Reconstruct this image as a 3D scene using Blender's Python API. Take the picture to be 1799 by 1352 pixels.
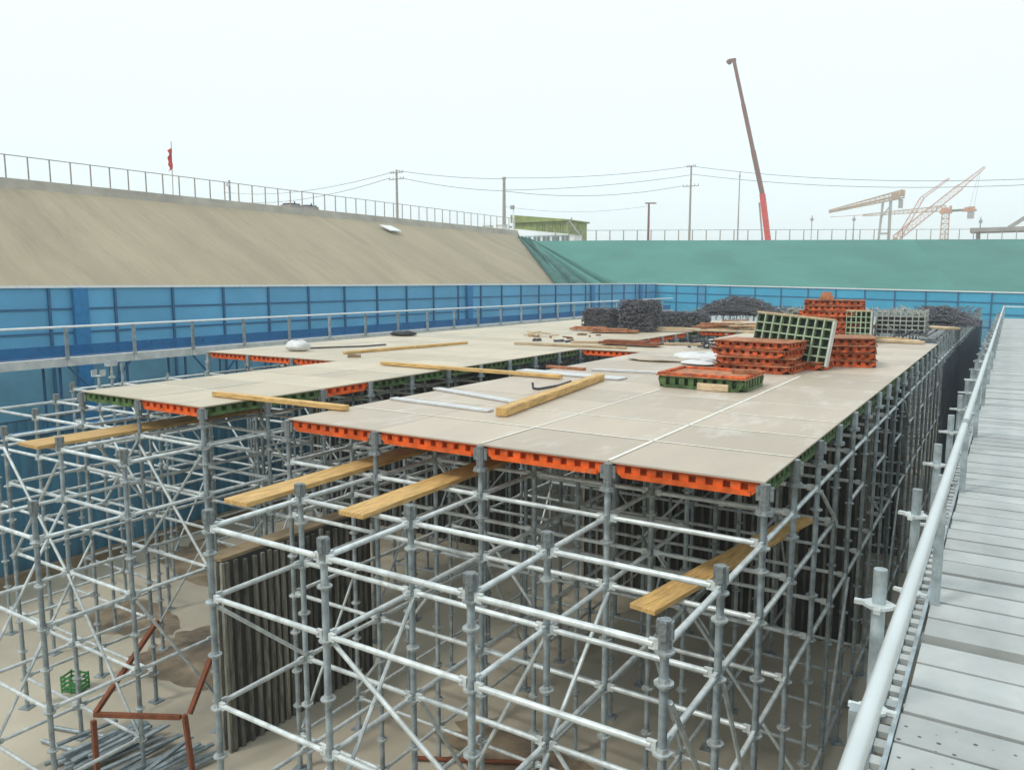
import bpy, math, random
from mathutils import Vector, Matrix
R = math.radians
rnd = random.Random(7)
for o in list(bpy.data.objects): bpy.data.objects.remove(o)
S = bpy.context.scene
C = S.collection

# ------------------------------------------------------------------ camera, sky, sun, exposure
# world axes: Y runs along the walkway, X to the right, z = 0 at eye height (1.65 m above the steel walkway)
PITCH, YAW = R(7.451), R(32.391)
cam = bpy.data.cameras.new('camera'); co = bpy.data.objects.new('camera', cam); C.objects.link(co)
cam.sensor_width = 36.0; cam.lens = 36.0 * 1384.0 / 1799.0
cam.clip_start = 0.05; cam.clip_end = 4000
co.location = (0, 0, 0); co.rotation_euler = (math.pi / 2 - PITCH, 0, YAW)
S.camera = co
SUN_EL, SUN_AZ = R(52), R(205)          # azimuth measured from +Y clockwise: the sun stands behind the camera
W = bpy.data.worlds.new('World'); S.world = W; W.use_nodes = True
nt = W.node_tree; bg = nt.nodes['Background']
sky = nt.nodes.new('ShaderNodeTexSky'); sky.sky_type = 'NISHITA'; sky.sun_disc = False
sky.sun_elevation = SUN_EL; sky.sun_rotation = SUN_AZ; sky.dust_density = 4.0; sky.air_density = 1.0
mx = nt.nodes.new('ShaderNodeMix'); mx.data_type = 'RGBA'; mx.inputs[0].default_value = 0.92
mx.inputs[7].default_value = (9.25, 10.5, 10.9, 1)      # bright overcast veil over the clear sky
nt.links.new(sky.outputs[0], mx.inputs[6]); nt.links.new(mx.outputs[2], bg.inputs[0])
bg.inputs[1].default_value = 0.114
sl = bpy.data.lights.new('sun', 'SUN'); sl.energy = 1.6; sl.angle = R(11); sl.color = (1, .95, .88)
so = bpy.data.objects.new('sun', sl); C.objects.link(so)
d = Vector((-math.sin(SUN_AZ) * math.cos(SUN_EL), -math.cos(SUN_AZ) * math.cos(SUN_EL), -math.sin(SUN_EL)))
so.rotation_euler = d.to_track_quat('-Z', 'Y').to_euler(); so.location = (0, -20, 40)
S.view_settings.view_transform = 'Standard'; S.view_settings.look = 'None'
S.view_settings.exposure = 0.0; S.view_settings.gamma = 1.0; S.view_settings.use_curve_mapping = False
S.cycles.max_bounces = 6; S.cycles.transparent_max_bounces = 12; S.cycles.volume_bounces = 1

# ------------------------------------------------------------------ helpers
class MB:
    def __init__(s): s.v = []; s.f = []
    def add(s, vs, fs):
        n = len(s.v); s.v += [tuple(p) for p in vs]; s.f += [tuple(i + n for i in f) for f in fs]; return s
    def box(s, x0, x1, y0, y1, z0, z1):
        return s.add([(x0,y0,z0),(x1,y0,z0),(x1,y1,z0),(x0,y1,z0),(x0,y0,z1),(x1,y0,z1),(x1,y1,z1),(x0,y1,z1)],
                     [(0,3,2,1),(4,5,6,7),(0,1,5,4),(1,2,6,5),(2,3,7,6),(3,0,4,7)])
    def beam(s, p, q, w, h, up=(0, 0, 1)):
        p, q = Vector(p), Vector(q); a = (q - p).normalized(); u = Vector(up)
        if abs(a.dot(u)) > .98: u = Vector((0, 1, 0))
        b = a.cross(u).normalized(); c = b.cross(a).normalized()
        vs = []
        for e in (p, q):
            vs += [e - b*w/2 - c*h/2, e + b*w/2 - c*h/2, e + b*w/2 + c*h/2, e - b*w/2 + c*h/2]
        return s.add(vs, [(0,1,2,3),(7,6,5,4),(0,4,5,1),(1,5,6,2),(2,6,7,3),(3,7,4,0)])
    def tube(s, p, q, r, n=6, r2=None, cap=True):
        p, q = Vector(p), Vector(q); a = (q - p).normalized(); u = Vector((0, 0, 1))
        if abs(a.z) > .95: u = Vector((1, 0, 0))
        b = a.cross(u).normalized(); c = b.cross(a).normalized(); r2 = r if r2 is None else r2
        vs = []
        for e, rr in ((p, r), (q, r2)):
            for k in range(n):
                t = 2 * math.pi * (k + .5) / n; vs.append(e + (b * math.cos(t) + c * math.sin(t)) * rr)
        fs = [(k, (k+1) % n, n + (k+1) % n, n + k) for k in range(n)]
        if cap: fs += [tuple(range(n - 1, -1, -1)), tuple(range(n, 2 * n))]
        return s.add(vs, fs)
    def path(s, pts, r, n=6):
        for a, b in zip(pts[:-1], pts[1:]): s.tube(a, b, r, n)
        return s
    def mesh(s, name, m, smooth=False):
        me = bpy.data.meshes.new(name); me.from_pydata(s.v, [], s.f); me.update()
        if m: me.materials.append(m)
        if smooth:
            me.polygons.foreach_set('use_smooth', [True] * len(me.polygons))
            try: me.set_sharp_from_angle(angle=R(50))
            except Exception: pass
        return me
    def build(s, name, m, parent=None, smooth=False): return link(name, s.mesh(name, m, smooth), parent)
def link(name, me, parent=None, loc=(0, 0, 0), rz=0.0):
    o = bpy.data.objects.new(name, me); C.objects.link(o); o.location = loc
    if rz: o.rotation_euler = (0, 0, rz)
    if parent: o.parent = parent
    return o
def tag(o, label, cat, group=None):
    o['label'] = label; o['category'] = cat
    if group: o['group'] = group
    return o
def thing(name, label, cat, loc=(0, 0, 0), rz=0.0, group=None):
    o = bpy.data.objects.new(name, None); C.objects.link(o); o.location = loc; o.rotation_euler = (0, 0, rz)
    return tag(o, label, cat, group)
def struct(o): o['kind'] = 'structure'; return o
def stuff(o): o['kind'] = 'stuff'; return o

# ------------------------------------------------------------------ materials
def mat(name, col, rough=.6, metal=0.0, var=.12, scale=6.0, bump=0.0, bscale=40.0, col2=None, stretch=None, rot=None, rand=0.0, spec=.4, detail=6, dirt=None):
    m = bpy.data.materials.new(name); m.use_nodes = True; t = m.node_tree; N = t.nodes; L = t.links
    b = N['Principled BSDF']; b.inputs['Roughness'].default_value = rough; b.inputs['Metallic'].default_value = metal
    b.inputs['Specular IOR Level'].default_value = spec
    tc = N.new('ShaderNodeTexCoord'); mp = N.new('ShaderNodeMapping'); L.new(tc.outputs['Object'], mp.inputs[0])
    if stretch: mp.inputs['Scale'].default_value = stretch
    if rot: mp.inputs['Rotation'].default_value = rot
    no = N.new('ShaderNodeTexNoise'); no.inputs['Scale'].default_value = scale; no.inputs['Detail'].default_value = detail
    no.inputs['Roughness'].default_value = .62
    L.new(mp.outputs[0], no.inputs['Vector'])
    if rand:
        oi = N.new('ShaderNodeObjectInfo'); ad = N.new('ShaderNodeVectorMath'); ad.operation = 'ADD'
        ml = N.new('ShaderNodeMath'); ml.operation = 'MULTIPLY'; ml.inputs[1].default_value = 40
        L.new(oi.outputs['Random'], ml.inputs[0]); L.new(mp.outputs[0], ad.inputs[0]); L.new(ml.outputs[0], ad.inputs[1]); L.new(ad.outputs[0], no.inputs['Vector'])
    cr = N.new('ShaderNodeValToRGB'); e = cr.color_ramp.elements
    c2 = col2 if col2 else tuple(c * (1 - 2 * var) for c in col)
    c1 = col if col2 else tuple(min(1, c * (1 + var)) for c in col)
    e[0].position = .32; e[0].color = (*c2, 1); e[1].position = .68; e[1].color = (*c1, 1)
    L.new(no.outputs['Fac'], cr.inputs[0]); out = cr.outputs[0]
    if rand:
        hs = N.new('ShaderNodeHueSaturation'); mr = N.new('ShaderNodeMapRange')
        mr.inputs['To Min'].default_value = 1 - rand; mr.inputs['To Max'].default_value = 1 + rand
        L.new(oi.outputs['Random'], mr.inputs['Value']); L.new(mr.outputs[0], hs.inputs['Value']); L.new(out, hs.inputs['Color']); out = hs.outputs[0]
    if dirt:                     # stains and splashes with shapes of their own: (colour, scale, threshold, strength)
        nd = N.new('ShaderNodeTexNoise'); nd.inputs['Scale'].default_value = dirt[1]; nd.inputs['Detail'].default_value = 9; nd.inputs['Roughness'].default_value = .7
        L.new(no.inputs['Vector'].links[0].from_socket, nd.inputs['Vector'])
        rd = N.new('ShaderNodeMapRange'); rd.inputs['From Min'].default_value = dirt[2]; rd.inputs['From Max'].default_value = dirt[2] + .12; rd.inputs['To Max'].default_value = dirt[3]
        L.new(nd.outputs['Fac'], rd.inputs['Value'])
        md = N.new('ShaderNodeMix'); md.data_type = 'RGBA'; md.inputs[7].default_value = (*dirt[0], 1)
        L.new(rd.outputs[0], md.inputs[0]); L.new(out, md.inputs[6]); out = md.outputs[2]
    L.new(out, b.inputs['Base Color'])
    if bump:
        n2 = N.new('ShaderNodeTexNoise'); n2.inputs['Scale'].default_value = bscale; n2.inputs['Detail'].default_value = 4
        L.new(mp.outputs[0], n2.inputs['Vector'])
        bm = N.new('ShaderNodeBump'); bm.inputs['Strength'].default_value = bump; bm.inputs['Distance'].default_value = .02
        L.new(n2.outputs['Fac'], bm.inputs['Height']); L.new(bm.outputs[0], b.inputs['Normal'])
    return m
def net(name, col, alpha, rough=.8):
    m = mat(name, col, rough, var=.12, scale=3); t = m.node_tree; b = t.nodes['Principled BSDF']; b.inputs['Alpha'].default_value = alpha
    return m
M = {}
M['galv'] = mat('galvanised_steel', (.355, .41, .43), .45, .35, .22, 9, .15, 60, rand=.18, dirt=((.50, .47, .42), 14, .62, .7))
M['galv_light'] = mat('bright_galvanised_steel', (.62, .66, .65), .40, .2, .16, 9, .1, 60, rand=.13, dirt=((.27, .24, .20), 10, .60, .6))
M['rosette'] = mat('rosette_steel', (.43, .465, .46), .5, .25, .2, 20, .2, 80, rand=.15)
M['handrail'] = mat('smooth_galvanised_rail', (.60, .64, .64), .35, .25, .05, 2, .04, 60, dirt=((.42, .42, .40), 5, .62, .4))
M['casting'] = mat('cast_steel', (.24, .265, .265), .6, .3, .2, 30, .4, 80)
M['deck'] = mat('formwork_face', (.50, .418, .325), .5, 0, .10, 2.2, .06, 30, stretch=(1, .35, 1), rand=.10, col2=(.435, .367, .292), dirt=((.60, .55, .49), 2.0, .54, .65))
M['deck_l'] = mat('pale_formwork_face', (.55, .47, .345), .5, 0, .10, 2.2, .06, 30, stretch=(1, .35, 1), rand=.10, col2=(.47, .405, .305), dirt=((.36, .31, .24), 1.8, .55, .6))
M['tape'] = mat('seam_tape', (.80, .78, .70), .6, 0, .08, 20)
M['orange'] = mat('orange_plastic', (.74, .115, .014), .55, 0, .2, 8, .1, 30, rand=.14, dirt=((.42, .24, .15), 9, .58, .6))
M['orange_old'] = mat('weathered_orange_plastic', (.56, .10, .022), .7, 0, .45, 11, .5, 40, rand=.25, dirt=((.40, .27, .19), 7, .56, .65))
M['green'] = mat('dark_green_plastic', (.085, .15, .05), .5, 0, .35, 8, .05, 30, rand=.2)
M['greengrid'] = mat('pale_green_plastic', (.33, .42, .27), .55, 0, .15, 8)
M['black'] = mat('dark_plywood', (.018, .035, .028), .6, 0, .2, 6)
M['wood'] = mat('yellow_timber', (.66, .41, .15), .65, 0, .22, 5, .25, 30, stretch=(8, 1, 8), rand=.16, dirt=((.36, .28, .19), 2.5, .56, .6))
M['wood_pale'] = mat('pale_timber', (.60, .45, .28), .7, 0, .2, 5, .25, 30, stretch=(8, 1, 8), rand=.2, dirt=((.30, .25, .19), 2.5, .56, .6))
M['ply'] = mat('brown_plywood', (.30, .22, .13), .7, 0, .2, 3, .2, 30, rand=.15)
M['rust'] = mat('rusty_steel', (.27, .085, .035), .8, 0, .3, 9, .4, 50, col2=(.15, .05, .025))
M['rustboard'] = mat('reddish_board', (.42, .17, .08), .75, 0, .3, 7, .3, 40, rand=.15)
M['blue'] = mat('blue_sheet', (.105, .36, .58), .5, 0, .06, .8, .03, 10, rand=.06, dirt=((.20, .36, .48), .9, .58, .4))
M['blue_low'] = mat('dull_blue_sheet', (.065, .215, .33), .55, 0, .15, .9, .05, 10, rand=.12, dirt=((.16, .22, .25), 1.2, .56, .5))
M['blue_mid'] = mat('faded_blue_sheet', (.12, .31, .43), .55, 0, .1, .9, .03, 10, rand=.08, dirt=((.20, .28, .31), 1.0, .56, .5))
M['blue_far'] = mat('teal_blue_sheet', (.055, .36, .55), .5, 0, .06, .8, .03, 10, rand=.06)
M['blue_frame'] = mat('dark_blue_paint', (.025, .12, .25), .5, 0, .1, 8)
M['blue_post'] = mat('strong_blue_paint', (.02, .19, .42), .5, 0, .1, 8)
M['white'] = mat('white_paint', (.78, .80, .79), .5, 0, .06, 10)
M['toe'] = mat('off_white_board', (.60, .60, .56), .6, 0, .12, 3)
M['slope'] = mat('sprayed_concrete', (.385, .32, .215), .92, 0, .2, .30, 1.0, 1.6, stretch=(.16, 1, .16), rot=(0, 0, R(5)), col2=(.285, .24, .167), detail=9, dirt=((.225, .193, .145), .35, .54, .5)); [n for n in M['slope'].node_tree.nodes if n.type == 'BUMP'][0].inputs['Distance'].default_value = .15
M['crest'] = mat('crest_concrete', (.40, .36, .30), .9, 0, .12, .8, .3, 6)
M['earth'] = mat('dry_earth', (.33, .28, .21), .95, 0, .2, .2, .3, 3)
M['floor'] = mat('pit_concrete', (.56, .50, .385), .6, 0, .25, .45, .12, 12, col2=(.38, .335, .26), detail=9, dirt=((.22, .17, .115), .5, .57, .6))
M['floor_patch'] = mat('patch_brown', (.27, .205, .135), .55, 0, .35, 2.0, .3, 10)
M['gnet'] = mat('green_dust_net', (.066, .212, .178), .85, 0, .08, .2, .1, 30, stretch=(1, 1, 3), rand=.06)
M['gnet_dark'] = mat('folded_green_net', (.045, .14, .125), .85, 0, .2, 1.5, .4, 8)
M['blueband'] = net('blue_band', (.015, .15, .38), .66)
M['darknet'] = net('dark_blue_netting', (.006, .03, .06), .85)
M['slat'] = mat('grey_batten', (.21, .20, .165), .8, 0, .3, 4, .3, 40, stretch=(6, 6, 1), rand=.6)
M['darkslat'] = mat('dark_form_face', (.05, .05, .045), .8, 0, .2, 4)
M['iron'] = mat('dark_iron', (.10, .105, .125), .55, .3, .5, 25, .3, 60)
M['bale'] = mat('grey_steel_scrap', (.25, .25, .28), .5, .3, .6, 16, .3, 60, col2=(.04, .04, .055))
M['alu'] = mat('aluminium_strip', (.62, .62, .62), .45, .2, .08, 6)
M['sack'] = mat('white_sack', (.66, .66, .65), .8, 0, .06, 12, .4, 30)
M['grey'] = mat('grey_steel_crate', (.42, .44, .40), .6, .1, .2, 10)
M['pole'] = mat('concrete_pole', (.36, .31, .28), .8, 0, .15, 4)
M['wire'] = mat('cable', (.12, .09, .09), .6, 0, .1, 4)
M['red'] = mat('red_paint', (.62, .045, .035), .5, 0, .1, 4)
M['boom'] = mat('brown_boom_paint', (.20, .085, .065), .5, 0, .1, 2)
M['crane'] = mat('crane_buff_paint', (.50, .31, .18), .6, 0, .15, .5)
M['crane2'] = mat('crane_orange_paint', (.58, .22, .10), .6, 0, .15, .5)
M['cgrey'] = mat('crane_grey', (.33, .30, .28), .6, 0, .15, .5)
M['shed'] = mat('olive_green_sheet', (.26, .31, .09), .75, 0, .2, 1.5, .2, 20)
M['glass'] = mat('dusty_window', (.16, .22, .22), .2, 0, .1, 2)
M['net_grey'] = mat('grey_bundled_net', (.33, .36, .34), .9, 0, .3, 25, .8, 60)
M['crateg'] = mat('green_crate_plastic', (.08, .30, .10), .5, 0, .15, 10)
M['dark'] = mat('dark_rubber', (.03, .03, .03), .7, 0, .2, 10)
# steel plank with small punched holes
pk = mat('steel_plank', (.46, .475, .46), .5, .15, .10, 3.5, .08, 25, rand=.12, col2=(.36, .375, .36), dirt=((.30, .27, .22), 2.2, .58, .5)); t = pk.node_tree
vo = t.nodes.new('ShaderNodeTexVoronoi'); vo.inputs['Scale'].default_value = 17; vo.inputs['Randomness'].default_value = .35
tc = t.nodes.new('ShaderNodeTexCoord'); t.links.new(tc.outputs['Object'], vo.inputs['Vector'])
rp = t.nodes.new('ShaderNodeValToRGB'); rp.color_ramp.elements[0].position = .12; rp.color_ramp.elements[0].color = (.25, .22, .2, 1); rp.color_ramp.elements[1].position = .17
t.links.new(vo.outputs['Distance'], rp.inputs[0])
mm = t.nodes.new('ShaderNodeMix'); mm.data_type = 'RGBA'; mm.blend_type = 'MULTIPLY'; mm.inputs[0].default_value = 1
bs = t.nodes['Principled BSDF']; src = bs.inputs['Base Color'].links[0].from_socket
t.links.new(src, mm.inputs[6]); t.links.new(rp.outputs[0], mm.inputs[7])
pk2 = None
M['plank_plain'] = mat('plain_steel_plank', (.46, .475, .46), .5, .15, .10, 3.5, .08, 25, rand=.14, col2=(.36, .375, .36), dirt=((.30, .27, .22), 2.2, .58, .5))
t.links.new(mm.outputs[2], bs.inputs['Base Color']); M['plank'] = pk

# ------------------------------------------------------------------ terrain
FLOOR = -5.2
def sheet(name, pts, faces, m): return link(name, MB().add(pts, faces).mesh(name, m))
struct(sheet('pit_floor', [(-20.3,-14,FLOOR),(16,-14,FLOOR),(16,54,FLOOR),(-20.3,54,FLOOR)], [(0,1,2,3)], M['floor']))
# benches behind the blue fence, retaining faces below them
b = MB()
b.add([(-20.3,-14,FLOOR),(-20.3,50.3,FLOOR),(-20.3,50.3,-1.2),(-20.3,-14,-1.2)], [(0,1,2,3)])
b.add([(-20.3,-14,-1.2),(-20.3,50.3,-1.2),(-28,53.0,-1.2),(-29.0,-14,-1.2)], [(0,1,2,3)])
b.add([(-20.3,50.3,FLOOR),(16,50.3,FLOOR),(16,50.3,-1.2),(-20.3,50.3,-1.2)], [(0,1,2,3)])
b.add([(-20.3,50.3,-1.2),(16,50.3,-1.2),(16,74.5,-1.2),(-28,53.0,-1.2)], [(0,1,2,3)])
struct(b.build('terrace', M['earth']))
def grid(fn, nu, nv):
    vs = [fn(i / nu, j / nv) for j in range(nv + 1) for i in range(nu + 1)]
    fs = [(j*(nu+1)+i, j*(nu+1)+i+1, (j+1)*(nu+1)+i+1, (j+1)*(nu+1)+i) for j in range(nv) for i in range(nu)]
    return vs, fs
def lerp(a, c, t): return tuple(x + (y - x) * t for x, y in zip(a, c))
from mathutils import noise as mn
def slope_fn(u, v):
    a = lerp((-29.6, -30, -1.2), (-28, 53.0, -1.2), u); c = lerp((-39.1, -30, 4.25), (-39.1, 62.9, 4.25), u)
    p = Vector(lerp(a, c, v)); k = mn.noise(Vector((p.y * .22 + p.x * .25, p.x * .12, 3))) * .18 + mn.noise(p * .8) * .05
    k *= 4 * v * (1 - v) if v > .5 else 1
    return (p.x + k * .5, p.y, p.z + k * .8)
struct(MB().add(*grid(slope_fn, 120, 24)).build('embankment', M['slope'], smooth=True))
cb = MB()   # crest beam of the left embankment
cb.add([(-39.1,-30,4.25),(-39.1,62.9,4.25),(-39.3,62.9,4.72),(-39.3,-30,4.72),(-43,-30,4.72),(-43,66,4.72)], [(0,1,2,3),(3,2,5,4)])
struct(cb.build('embankment_crest', M['crest']))
BF = [(-28, 53.0, -1.2), (20, 77.5, -1.2)]; BC = [(-39.1, 62.9, 4.2), (-36.2, 59.85, 3.56), (0.3, 80.8, 3.56), (40, 103.7, 3.56)]
g = MB()
g.add([(-28,53,-1.2),(16,74.5,-1.2),(40,87,-1.2),(-39.1,62.9,4.2),(-36.2,61.2,3.5),(0.3,80.8,3.5),(40,103.7,3.5)], [(0,4,3),(0,1,5,4),(1,2,6,5)])
struct(g.build('embankment_back', M['earth']))
g = MB()
g.add([(-900,-300,4.7),(-43,-300,4.7),(-43,66,4.7),(-43,66,3.6),(-36.2,61.2,3.6),(0.3,80.8,3.6),(40,103.7,3.6),(700,480,3.6),(700,1500,3.6),(-900,1500,3.6),(-900,66,4.7),(-900,66,3.6),(-39.3,66,3.6)],
      [(0,1,2,10),(12,4,5,6,7,8,9,11)])
struct(g.build('ground', M['earth']))
g = MB()
g.add([(16,-14,FLOOR),(26,-14,3.5),(40,103.7,3.5),(16,74.5,-1.2),(16,50.3,-1.2),(16,50.3,FLOOR)], [(0,1,2,3,4,5)])
g.add([(26,-14,3.5),(700,-300,3.5),(700,480,3.5),(40,103.7,3.5)], [(0,1,2,3)])
g.add([(-20.3,-14,FLOOR),(16,-14,FLOOR),(26,-24,3.5),(-29,-24,3.5)], [(0,1,2,3)])
g.add([(26,-14,3.5),(26,-24,3.5),(16,-14,FLOOR)], [(0,1,2)])
struct(g.build('terrain', M['earth']))
# the green dust net on the back slope: sheets side by side, with loose folds in the corner
gn = thing('slope_netting', 'pale green dust net pegged over the far slope', 'netting', (0, 0, 0))
N_S = 9; edges = [i / N_S for i in range(N_S + 1)]
foot0, foot1 = Vector((-28.0, 52.7, -1.15)), Vector((28, 79.9, -1.15)); top0, top1 = Vector((-36.3, 60.6, 3.45)), Vector((28, 96.2, 3.45))
for i in range(N_S):
    def fn(u, v, i=i):
        s = edges[i] + (edges[i+1] - edges[i]) * u
        p = foot0.lerp(foot1, s).lerp(top0.lerp(top1, s), v)
        k = .18 + mn.noise(Vector((p.x * .15, v * .8, 2))) * .04
        return (p.x + .3 * k, p.y - k, p.z + k * .7)
    link('net_sheet', MB().add(*grid(fn, 16, 8)).mesh('net_sheet', M['gnet'], True), gn)
for i in range(4):
    def fn(u, v, i=i):
        a = Vector((-38.6 + i * .55, 62.1 - i*.3, 3.95 - .1 * i)); c = Vector((-28.0 + i * 1.35, 52.4 + i * .6, -1.0))
        p = a.lerp(c, v); w = (.25 + 1.15 * v) * (u - .5); k = math.sin(u * math.pi) * (.22 + .25 * v)
        return (p.x + w * .9, p.y - k + w * .45, p.z + k * .7 + .12)
    link('net_fold', MB().add(*grid(fn, 6, 20)).mesh('net_fold', M['gnet_dark' if i in (0, 1) else 'gnet'], True), gn)

# ------------------------------------------------------------------ blue perimeter fence
def fence(label, pts_fn, n, sheet_m, low_m, pilasters, top_fn, name='blue_fence'):
    f = thing(name, label, 'fence')
    for i in range(n):
        p, q = pts_fn(i), pts_fn(i + 1); zt, zt2 = top_fn(i), top_fn(i + 1)
        a = (q - p).normalized(); nrm = Vector((a.y, -a.x, 0))
        if nrm.dot(-p) < 0: nrm = -nrm
        e0, e1 = p + a * .012, q - a * .012
        def quadbox(mb, s, e, z00, z01, z10, z11, d0, d1):
            s0, s1, t0, t1 = s + nrm * d0, s + nrm * d1, e + nrm * d0, e + nrm * d1
            mb.add([(*s0.xy, z00), (*t0.xy, z10), (*t0.xy, z11), (*s0.xy, z01), (*s1.xy, z00), (*t1.xy, z10), (*t1.xy, z11), (*s1.xy, z01)],
                   [(0,1,2,3),(7,6,5,4),(0,4,5,1),(1,5,6,2),(2,6,7,3),(3,7,4,0)]); return mb
        mid = -3.3
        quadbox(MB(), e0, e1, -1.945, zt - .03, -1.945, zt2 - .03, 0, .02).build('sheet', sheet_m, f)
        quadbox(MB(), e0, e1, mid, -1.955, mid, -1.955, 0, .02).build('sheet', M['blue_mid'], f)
        # lower ribbed sheet
        lb = MB(); nr = 8; L = (e1 - e0).length; prof = []
        for k in range(nr):
            for tt, dd in ((0, 0), (.45, 0), (.55, .045), (.95, .045)): prof.append((L * (k + tt) / nr, dd))
        prof.append((L, 0)); vs = []
        for l, dd in prof:
            pp = e0 + a * l + nrm * dd; vs += [(*pp.xy, FLOOR), (*pp.xy, mid - .02)]
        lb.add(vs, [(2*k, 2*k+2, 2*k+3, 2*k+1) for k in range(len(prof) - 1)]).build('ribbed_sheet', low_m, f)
        pb = MB(); quadbox(pb, p - a * .03, p + a * .03, FLOOR, zt, FLOOR, zt, .022, .075); pb.build('post', M['blue_frame'], f)
        for dz in (.55, 1.14, 1.83):
            rb = MB(); quadbox(rb, p + a * .032, q - a * .032, zt - dz - .022, zt - dz + .022, zt2 - dz - .022, zt2 - dz + .022, .022, .05); rb.build('rail', M['blue_frame'], f)
        cb = MB(); quadbox(cb, p, q, zt - .03, zt + .03, zt2 - .03, zt2 + .03, -.03, .09); cb.build('cap', M['white'], f)
        if i in pilasters:
            pb = MB(); quadbox(pb, p + a * .55, p + a * .92, FLOOR, zt - .04, FLOOR, zt - .04, .052, .16); pb.build('column', M['blue_post'], f)
    return f
F0 = Vector((-20, -6.6, 0)); PW = 1.69
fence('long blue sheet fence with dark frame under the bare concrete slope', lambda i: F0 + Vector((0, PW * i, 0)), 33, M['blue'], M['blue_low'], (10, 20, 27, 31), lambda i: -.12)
Yc = F0.y + PW * 33
fence('short blue fence length between the corner and the set-back', lambda i: Vector((-20 + 1.45 * i, Yc, 0)), 2, M['blue_far'], M['blue_low'], (), lambda i: -.14 - .03 * i)
fence('narrow blue fence return joining the two far fence runs', lambda i: Vector((-17.1 + .9 * i, Yc - 1.2 * i, 0)), 1, M['blue'], M['blue_low'], (), lambda i: -.2)
fence('blue fence run across the far end behind the rusty orange stacks', lambda i: Vector((-16.2 + 1.52 * i, Yc - 1.2, 0)), 20, M['blue_far'], M['blue_low'], (), lambda i: -.2 - .0215 * 1.52 * i)

# ------------------------------------------------------------------ guard walkway in front of the left fence
gw = thing('guard_walkway', 'raised narrow walkway with white top rail along the blue fence', 'walkway', (-17.2, 0, -1.66))
GY0, GN, GS = 1.4, 28, 1.55
z0 = -1.66
post_me = MB().box(-.03, .03, -.03, .03, 0, .69).mesh('guard_post', M['galv'])
leg_me = MB().tube((0, 0, -3.54), (0, 0, -.2), .03, 8).mesh('support_leg', M['blue_frame'])
plank_me = MB().box(-1.1, -.05, .01, GS - .01, -.05, 0).mesh('walkway_plank', M['toe'])
toe_me = MB().box(-.02, .02, .004, GS - .004, -.15, .03).mesh('toe_board', M['toe'])
rail_me = MB().tube((0, 0, .7), (0, GS, .7), .028, 8).mesh('top_rail', M['white'], True)
br_a = MB().beam((0, .05, -.15), (0, .8, -1.0), .05, .03).mesh('brace', M['blue_frame'])
br_b = MB().beam((0, -.05, -.15), (0, -.8, -1.0), .05, .03).mesh('brace', M['blue_frame'])
for i in range(GN):
    y = GY0 + GS * i
    link('guard_post', post_me, gw, (.055, y, 0)); link('support_leg', leg_me, gw, (-.3, y, 0)); link('support_leg', leg_me, gw, (-1.0, y, 0))
    link('walkway_plank', plank_me, gw, (0, y, -.02)); link('toe_board', toe_me, gw, (0, y, 0)); link('top_rail', rail_me, gw, (.05, y, 0))
    link('brace', br_a if i % 2 else br_b, gw, (-.06, y, 0))
link('kick_band', MB().box(-.01, .01, GY0, GY0 + GS * GN, .04, .30).mesh('kick_band', M['blueband']), gw, (-.07, 0, 0))  # translucent dark blue strip just above the toe boards

# ------------------------------------------------------------------ system scaffolding
LEV = [-1.82, -2.37, -3.22, -4.05, -4.80]
ROS = [-1.85, -2.02, -2.40, -2.82, -3.25, -3.65, -4.08, -4.47, -4.83]
ros_me = MB().tube((0, 0, -.006), (0, 0, .006), .053, 10).tube((0,0,-.03),(0,0,.03),.029,8).mesh('rosette', M['rosette'])
def std_mesh(top, kind, full):
    m = MB(); H = top - FLOOR
    m.tube((0, 0, 0.02), (0, 0, H), .0245, 10 if not full else 7); m.box(-.07, .07, -.07, .07, 0, .012)
    if full:
        for z in ROS:
            if z < top - .1: m.tube((0, 0, z - FLOOR - .006), (0, 0, z - FLOOR + .006), .05, 6)
        if kind == 'deck': m.tube((0, 0, H - .17), (0, 0, H), .040, 7); m.tube((0,0,H-.2),(0,0,H-.17),.066,7)
        else: m.tube((0, 0, H - .12), (0, 0, H), .033, 7)
    return m.mesh('standard', M['galv'], True)
head_me = MB().tube((0,0,-.19),(0,0,-.002),.038,10).tube((0,0,-.215),(0,0,-.185),.07,10,.058).box(-.06,.06,-.012,.012,-.12,-.02).mesh('drop_head', M['casting'])
sleeve_me = MB().tube((0,0,-.15),(0,0,0),.034,10).box(-.044,.044,-.016,.016,-.10,-.004).box(-.016,.016,-.044,.044,-.10,-.004).mesh('sleeve', M['casting'])
fork_me = MB().tube((0,0,-.25),(0,0,0),.018,8).box(-.07,.07,-.07,.07,0,.01).box(-.07,-.06,-.07,.07,.01,.09).box(.06,.07,-.07,.07,.01,.09).tube((0,0,-.2),(0,0,-.17),.05,6).mesh('fork_head', M['galv_light'])
MESH = {}
def cached(key, fn):
    if key not in MESH: MESH[key] = fn()
    return MESH[key]
def led_mesh(dx, dy):
    L = math.hypot(dx, dy); a = Vector((dx, dy, 0)).normalized(); m = MB()
    m.tube(a * .06, a * (L - .06), .0205, 8)
    for e, s in ((a * .03, 1), (a * (L - .03), -1)): m.beam(e, e + a * .055 * s, .026, .056)
    return m.mesh('ledger', M['galv_light'], True)
def brace_mesh(v):
    v = Vector(v); a = v.normalized()
    return MB().tube(a * .03, v - a * .03, .0165, 7).mesh('diagonal_brace', M['galv_light'], True)
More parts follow.
